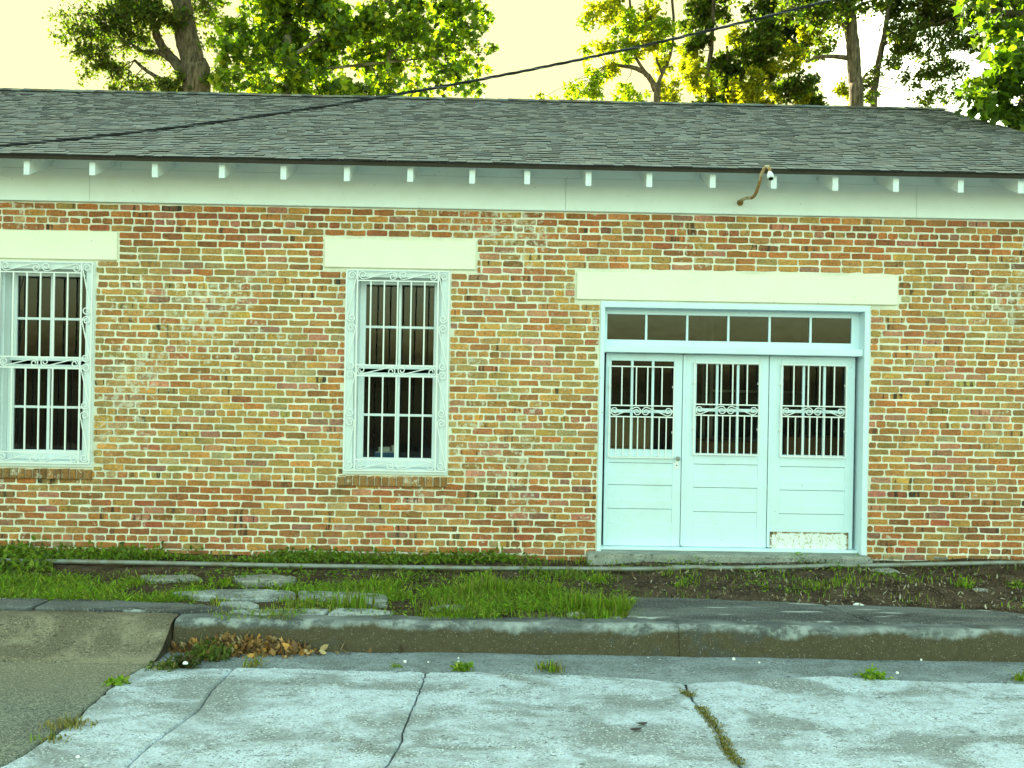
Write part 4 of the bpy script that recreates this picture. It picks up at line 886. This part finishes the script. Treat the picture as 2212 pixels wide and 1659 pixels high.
# ---------------------------------------------------------------- ground plants
def inpoly(P, poly):
    x, y = P[:, 0], P[:, 1]; ins = np.zeros(len(P), bool); n = len(poly)
    for i in range(n):
        x0, y0 = poly[i]; x1, y1 = poly[(i+1) % n]
        c = ((y0 > y) != (y1 > y)) & (x < (x1-x0)*(y-y0)/(y1-y0+1e-12)+x0); ins ^= c
    return ins
def scatter(px, dens, r, z=0.0, noise=None):
    poly = [(G(x, y, z).x, G(x, y, z).y) for x, y in px]; A = np.array(poly); lo, hi = A.min(0), A.max(0)
    n = int((hi-lo).prod()*dens); P = lo+r.random((n, 2))*(hi-lo); P = P[inpoly(P, poly)]
    if noise is not None:
        v = np.array([fbm(x, y, noise[0], 3, noise[1]) for x, y in P]); P = P[v > noise[2]+r.normal(0, .15, len(P))]
    return P
def blades(mb, P, hgt, r, cols, zf=None, wid=.0035, lean=.5):
    n = len(P); zf = zf or vz
    z = np.array([zf(x, y) for x, y in P])-.004; a = r.uniform(0, 2*math.pi, n); h = hgt*np.clip(r.normal(1, .4, n), .25, 2.2); l = h*np.abs(r.normal(0, lean, n))
    d = np.c_[np.cos(a), np.sin(a), np.zeros(n)]; p = np.c_[-np.sin(a), np.cos(a), np.zeros(n)]*wid*r.uniform(.6, 1.5, n)[:, None]; b0 = np.c_[P, z]
    m1 = b0+d*(l*.35)[:, None]+np.c_[np.zeros((n, 2)), h*.6]; t1 = b0+d*l[:, None]+np.c_[np.zeros((n, 2)), h*r.uniform(.75, 1.0, n)]
    V = np.stack([b0-p, b0+p, m1+p*.8, m1-p*.8, t1], 1).reshape(-1, 3); i = np.arange(n)*5
    c = np.repeat(np.array(cols)[r.integers(0, len(cols), n)]*np.clip(r.normal(1, .25, n), .5, 1.7)[:, None], 5, 0)
    k = mb.n; mb.add(V, np.c_[i, i+1, i+2, i+3], c); mb.f.append(np.c_[i+3, i+2, i+4]+k)
GC = [(.15, .26, .016), (.19, .33, .02), (.11, .20, .012), (.27, .31, .04), (.17, .30, .016)]
DRY = [(.28, .24, .10), (.22, .20, .07), (.13, .16, .03)]
r = np.random.default_rng(41); g = MB()
blades(g, scatter([(-300, 1246), (150, 1240), (330, 1246), (430, 1262), (480, 1278), (380, 1290), (280, 1302), (100, 1297), (-300, 1294)], 6000, r, noise=(1.9, 2.5, -.45)), .040, r, GC+DRY[2:], wid=.003, lean=.8)
blades(g, scatter([(420, 1258), (700, 1262), (980, 1245), (1060, 1250), (1250, 1272), (1370, 1290), (1345, 1338), (1000, 1338), (860, 1330), (840, 1295), (640, 1280), (470, 1276)], 6000, r, noise=(2.4, 2.0, -.1)), .042, r, GC+DRY[2:], wid=.003, lean=.8)
blades(g, scatter([(450, 1290), (830, 1300), (860, 1335), (480, 1338)], 3200, r, noise=(4.2, 5.0, .05)), .05, r, GC+DRY)
blades(g, scatter([(880, 1270), (1100, 1265), (1380, 1290), (1370, 1340), (900, 1338)], 2200, r, noise=(3.0, 9.0, .1)), .075, r, GC+DRY[1:], lean=.9, wid=.0028)
blades(g, scatter([(700, 1226), (1300, 1232), (1700, 1250), (2000, 1252), (2100, 1268), (1700, 1272), (1380, 1262), (1000, 1248)], 1500, r, noise=(3.0, 4.0, .15)), .05, r, GC+DRY)
blades(g, scatter([(1300, 1240), (2300, 1240), (2300, 1320), (1900, 1300), (1400, 1288)], 220, r, noise=(4.0, 3.0, .2)), .05, r, GC+DRY)
blades(g, scatter([(-300, 1200), (1290, 1206), (1290, 1216), (-300, 1210)], 900, r), .05, r, GC+DRY)
def sward(px, dens, noise, size=.05, cols=GC):
    P = scatter(px, dens, r, noise=noise); n = len(P); z = np.array([vz(x, y) for x, y in P])+.012+np.abs(r.normal(0, .014, n))
    leaves(g, np.c_[P, z], (0, -.5, 2.2), size, np.array(cols)[r.integers(0, len(cols), n)]*np.clip(r.normal(1, .28, n), .4, 1.7)[:, None], BLADE, r)
BLADE = np.array([(0, 0), (.07, .4), (.05, .75), (0, 1), (-.05, .75), (-.07, .4)])
sward([(-300, 1246), (150, 1240), (330, 1246), (430, 1262), (480, 1278), (380, 1292), (280, 1304), (100, 1299), (-300, 1296)], 4400, (1.9, 2.5, -.5), .05, GC+DRY[2:])
sward([(420, 1258), (700, 1262), (980, 1245), (1060, 1250), (1250, 1272), (1370, 1290), (1345, 1338), (1000, 1338), (860, 1332), (840, 1295), (640, 1280), (470, 1276)], 4400, (2.4, 2.0, -.2), .05, GC+DRY[2:])
sward([(400, 1272), (840, 1284), (860, 1338), (420, 1338)], 2400, (3.4, 5.0, .25), .045, GC+DRY[1:])
g.build('verge_grass', 'grass', kind='stuff', label='bright green patchy grass growing on the verge behind the kerb', cat='grass')
# creeping broad-leaved ground cover along the wall foot
r = np.random.default_rng(43); g = MB()
def cover(P, size, hz, cols, z0=.01):
    n = len(P); z = np.array([vz(x, y) for x, y in P])+z0+np.abs(r.normal(0, hz, n))
    leaves(g, np.c_[P, z], (0, -.6, 1.4), size, np.array(cols)[r.integers(0, len(cols), n)]*np.clip(r.normal(1, .25, n), .5, 1.6)[:, None], OV, r)
VC = [(.11, .19, .014), (.14, .24, .02), (.08, .14, .012), (.18, .23, .03)]
cover(scatter([(-300, 1192), (60, 1190), (600, 1197), (1260, 1206), (1290, 1220), (800, 1222), (300, 1216), (-300, 1214)], 2600, r, noise=(2.0, 1.0, -.55)), .040, .035, VC)
cover(scatter([(-300, 1190), (95, 1190), (120, 1236), (-300, 1240)], 1700, r, noise=(2.4, 1.0, -.5)), .05, .03, VC)
cover(scatter([(400, 1226), (1290, 1234), (1370, 1250), (900, 1252), (420, 1240)], 900, r, noise=(3.0, 7.0, .1)), .035, .02, VC)
cover(scatter([(1380, 1236), (1850, 1234), (2060, 1250), (1700, 1280), (1500, 1262)], 900, r, noise=(3.0, 2.0, .05)), .032, .015, VC+DRY[2:])
cover(scatter([(480, 1250), (660, 1244), (700, 1262), (500, 1268)], 700, r), .03, .02, VC)
cover(scatter([(-300, 1226), (1380, 1236), (1370, 1336), (900, 1336), (430, 1300), (-300, 1290)], 1100, r, noise=(2.6, 6.0, -.1)), .022, .012, VC+DRY[2:])
cover(scatter([(1290, 1206), (2400, 1204), (2400, 1240), (1300, 1240)], 500, r, noise=(3.1, 4.0, .2)), .026, .014, VC)
g.build('ground_cover', 'grass', kind='stuff', label='low leafy creeper covering the soil along the foot of the wall', cat='creeper')
# mulch and litter on the bare soil
r = np.random.default_rng(44); g = MB()
MU = [(.16, .11, .06), (.10, .07, .04), (.25, .20, .13), (.06, .04, .025), (.34, .30, .22)]
for px, dn in (([(1380, 1238), (2500, 1225), (2500, 1330), (2100, 1316), (1780, 1304), (1390, 1288)], 900), ([(-300, 1225), (1380, 1240), (1380, 1290), (-300, 1262)], 350), ([(1290, 1205), (2500, 1200), (2500, 1236), (1290, 1236)], 500)):
    P = scatter(px, dn, r); n = len(P); z = np.array([vz(x, y) for x, y in P])+.004
    leaves(g, np.c_[P, z], (0, 0, 2.5), .030, np.array(MU)[r.integers(0, len(MU), n)]*np.clip(r.normal(1, .3, n), .4, 1.8)[:, None], NARROW, r, var=.5)
g.build('leaf_litter', 'dead_leaf', kind='stuff', label='brown leaf and bark litter scattered over bare soil by the wall', cat='litter')
# dead leaf pile in the gutter
r = np.random.default_rng(45); g = MB(); DL = [(.36, .20, .07), (.24, .13, .05), (.46, .34, .18), (.14, .08, .04), (.48, .24, .06)]
for px, py, sx, sy, n, hh in ((450, 1398, .12, .08, 200, .05), (500, 1397, .12, .085, 480, .11), (548, 1398, .13, .08, 560, .10), (595, 1405, .11, .055, 360, .06), (425, 1392, .10, .07, 140, .04), (480, 1410, .16, .06, 170, .03), (640, 1410, .08, .035, 90, .02), (250, 1400, .45, .10, 26, .0), (700, 1412, .35, .03, 22, .0)):
    c = G(px, py, GZ); P = np.c_[c.x+r.normal(0, sx, n), np.minimum(c.y+r.normal(0, sy, n), KY-.03)]
    dd = np.exp(-((P[:, 0]-c.x)/sx)**2-((P[:, 1]-c.y)/sy)**2*.5); z = GZ+.010+1.6*hh*dd*r.random(n)
    leaves(g, np.c_[P, z], (0, 0, 1.3), .062, np.array(DL)[r.integers(0, 5, n)]*np.clip(r.normal(1, .3, n), .4, 1.7)[:, None], OV, r)
g.build('dead_leaf_pile', 'dead_leaf', kind='stuff', label='heap of dry orange brown leaves against the kerb', cat='leaves')
# single weeds and tufts
def tuft(px, py, n, hgt, spread, label, name='grass_tuft', cols=GC, broad=0, z=GZ, grp='weeds growing in the concrete cracks', wid=.004, cat='weed', lean=.8, zf=None, ls=.035):
    r = np.random.default_rng(int(px*7+py)); c = G(px, py, z); m = MB()
    P = np.c_[c.x+np.clip(r.normal(0, spread, n), -2*spread, 2*spread), c.y+np.clip(r.normal(0, spread*.6, n), -spread, spread)]; zf = zf or (lambda x, y: sz(x, y))
    if n: blades(m, P, hgt, r, cols, zf, wid, lean)
    if broad:
        n2 = broad; P2 = np.c_[c.x+np.clip(r.normal(0, spread, n2), -1.7*spread, 1.7*spread), c.y+np.clip(r.normal(0, spread*.7, n2), -spread, spread), np.array([zf(c.x, c.y)]*n2)+np.abs(r.normal(0, hgt*.5, n2))+.006]
        leaves(m, P2, (0, -.3, .8), ls, np.array(cols)[r.integers(0, len(cols), n2)]*np.clip(r.normal(1, .25, n2), .5, 1.6)[:, None], OV, r)
    m.build(name, 'grass', label=label, cat=cat, group=grp, origin=(c.x, c.y, zf(c.x, c.y)))
tuft(1000, 1447, 60, .03, .035, 'round bright green weed in the gutter joint right of the middle crack', broad=90)
tuft(1188, 1447, 120, .05, .05, 'dry straw-green grass tuft in the gutter joint left of the door step', cols=DRY+GC[:2])
tuft(1888, 1463, 40, .035, .05, 'flat leafy green weed in the gutter joint below the dark slab', broad=110)
tuft(2203, 1466, 60, .045, .03, 'small yellowish tuft in the gutter joint past the flat leafy weed', cols=GC+DRY)
tuft(857, 1440, 40, .02, .025, 'tiny tuft beside the middle crack in the gutter joint', cols=GC+DRY)
tuft(548, 1437, 50, .05, .04, 'small dry tuft at the edge of the leaf heap', cols=DRY+GC[:1])
WD = [(.10, .15, .025), (.14, .19, .035), (.07, .11, .02), (.17, .15, .06)]
tuft(455, 1420, 120, .09, .07, 'bushy leafy weed growing before the heap of dead leaves', 'leafy_weed', WD, 420, lean=.6)
tuft(395, 1436, 60, .05, .06, 'spreading reddish green weed at the corner of the concrete', 'leafy_weed', [(.08, .09, .03), (.10, .07, .03), (.06, .09, .02)], 240)
tuft(350, 1444, 30, .03, .05, 'low dark weed at the tip of the concrete corner', 'leafy_weed', WD, 90)
tuft(255, 1475, 30, .02, .04, 'mossy green tuft on the edge between asphalt and concrete', cols=GC, broad=60)
tuft(150, 1570, 160, .035, .07, 'dry straw clump on the edge between asphalt and concrete', cols=DRY)
tuft(115, 1600, 60, .03, .05, 'greenish straw clump lower on the edge of the asphalt', cols=DRY+GC[:1])
for k, (px, py) in enumerate([(1478, 1497), (1490, 1502), (1514, 1533), (1521, 1543), (1529, 1553), (1537, 1562), (1545, 1572), (1552, 1585), (1559, 1600), (1565, 1612), (1571, 1624), (1578, 1634), (1586, 1645), (1595, 1655)]):
    tuft(px, py, 60, .012, .02, 'short mossy tuft filling the concrete crack that runs from below the doors', 'moss_tuft', [(.20, .17, .03), (.13, .15, .02), (.24, .20, .08)], 60, cat='moss', grp='moss tufts in the widest concrete crack', ls=.012, wid=.002)
for px, py, lb in ((1255, 1312, 'tall wispy grass clump at the kerb beside the dark slab'), (1318, 1318, 'pale feathery grass clump overhanging the dark slab end'), (1010, 1285, 'tall weedy clump in the middle of the grass verge'), (760, 1312, 'round clump of fine grass between the pale pavers'), (1060, 1280, 'upright grass clump beside the tall weedy clump')):
    tuft(px, py, 240, .13, .08, lb, 'grass_clump', GC+DRY[1:], 0, 0, 'tall grass clumps on the verge', .0035, 'grass clump', .5, vz)
for px, py, lb in ((478, 1254, 'single round-leaved weed at the back of the pale pavers'), (1040, 1240, 'broad-leaved seedling behind the tall weedy clump'), (1725, 1215, 'green weed at the door step near the peeling kick board'), (1860, 1215, 'green weed at the foot of the right door post'), (1290, 1250, 'leggy weed below the pipe'), (1340, 1226, 'small weed in front of the left door post'), (2080, 1262, 'leafy weed clump on bare soil behind the outer dark slab'), (2200, 1262, 'small weed on bare soil beside the whitish flat stone')):
    tuft(px, py, 30, .06, .05, lb, 'leafy_weed', GC, 46, 0.02, 'leafy weeds along the wall', .005, 'weed', .7, vz)
# stones
def rock(px, py, w_, h_, lb, mat='stone', z=.0, zf=vz, grp='loose stones and pebbles'):
    r = np.random.default_rng(int(px*3+py)); c = G(px, py, z); m = MB(); n, k = 9, 5; v = []
    zb = zf(c.x, c.y)-.01; ph = r.uniform(0, 6, n); q = 1+r.normal(0, .13, n)
    for j in range(k):
        t = j/(k-1); s_ = [1, 1.02, .9, .6, .15][j]
        for i in range(n): v.append((c.x+w_*.5*s_*q[i]*math.cos(2*math.pi*i/n), c.y+w_*.36*s_*q[i]*math.sin(2*math.pi*i/n), zb+h_*[0, .3, .7, .93, 1.0][j]*(1+.08*math.sin(ph[i]))))
    f = [(j*n+i, j*n+(i+1) % n, (j+1)*n+(i+1) % n, (j+1)*n+i) for j in range(k-1) for i in range(n)]
    m.add(v, np.array(f)); m.f.append(np.array([[(k-1)*n+i for i in range(n)]])); m.build('stone', mat, label=lb, cat='stone', group=grp, origin=(c.x, c.y, zb))
rock(1915, 1240, .26, .04, 'flat pale stone lying below the pipe right of the doors'); rock(2030, 1213, .50, .06, 'long low stone against the wall right of the doors')
rock(2165, 1205, .42, .085, 'largest pale rubble stone against the wall beyond the long low stone'); rock(2118, 1273, .13, .03, 'whitish flat stone on bare soil between the pipe and the dark slabs')
rock(1855, 1300, .09, .03, 'small cream stone just behind the dark slab', 'white_card'); rock(1248, 1325, .16, .04, 'grey rubble stone in the grass behind the kerb')
rock(1330, 1333, .12, .04, 'grey rubble stone touching the end of the dark slab'); rock(1370, 1283, .10, .03, 'pale stone behind the corner of the dark slab')
rock(945, 1310, .14, .03, 'flat grey stone in the grass middle'); rock(1680, 1232, .22, .02, 'flat whitish stone under the pipe before the doors')
szr = lambda x, y: sz(x, y)+.008
for px, py, s_ in ((875, 1431, .022), (990, 1433, .02), (990, 1424, .014), (1585, 1425, .028), (925, 1432, .012), (1400, 1421, .02), (1425, 1425, .016), (1990, 1426, .022), (1640, 1432, .016), (1938, 1452, .02), (168, 1640, .02)):
    rock(px, py, s_, s_*.7, 'white pebble lying in the gutter', 'white_card', GZ, szr, 'white pebbles in the gutter')
for px, py, s_, lb in ((10, 1402, .05, 'crumpled white paper scrap on the sandy ramp'), (400, 1436, .03, 'crumpled white paper scrap among the weeds'), (110, 1405, .04, 'pale scrap on the sandy ramp')):
    rock(px, py, s_, s_*.6, lb, 'white_card', -.19, lambda x, y: (-.175 if y > -2.95 else GZ+.01), 'paper scraps by the road')
# dark flakes on the slab
for px, py, a_, lb in ((1385, 1570, .3, 'curled dark leaf on the pale slab'), (1375, 1583, -.2, 'flat dark leaf on the pale slab below the curled one')):
    c = G(px, py, GZ); m = MB(); r = np.random.default_rng(int(py)); z = sz(c.x, c.y)+.006
    v = [(c.x+.036*math.cos(a_+t)*(1+.2*r.random()), c.y+.016*math.sin(t)+.008*math.cos(a_+t), z+.010*abs(math.cos(t))) for t in np.linspace(0, 2*math.pi, 9)[:-1]]
    m.add(v, [tuple(range(8))], (.05, .045, .04)); m.build('dead_leaf', 'dead_leaf', label=lb, cat='leaf', origin=(c.x, c.y, z))
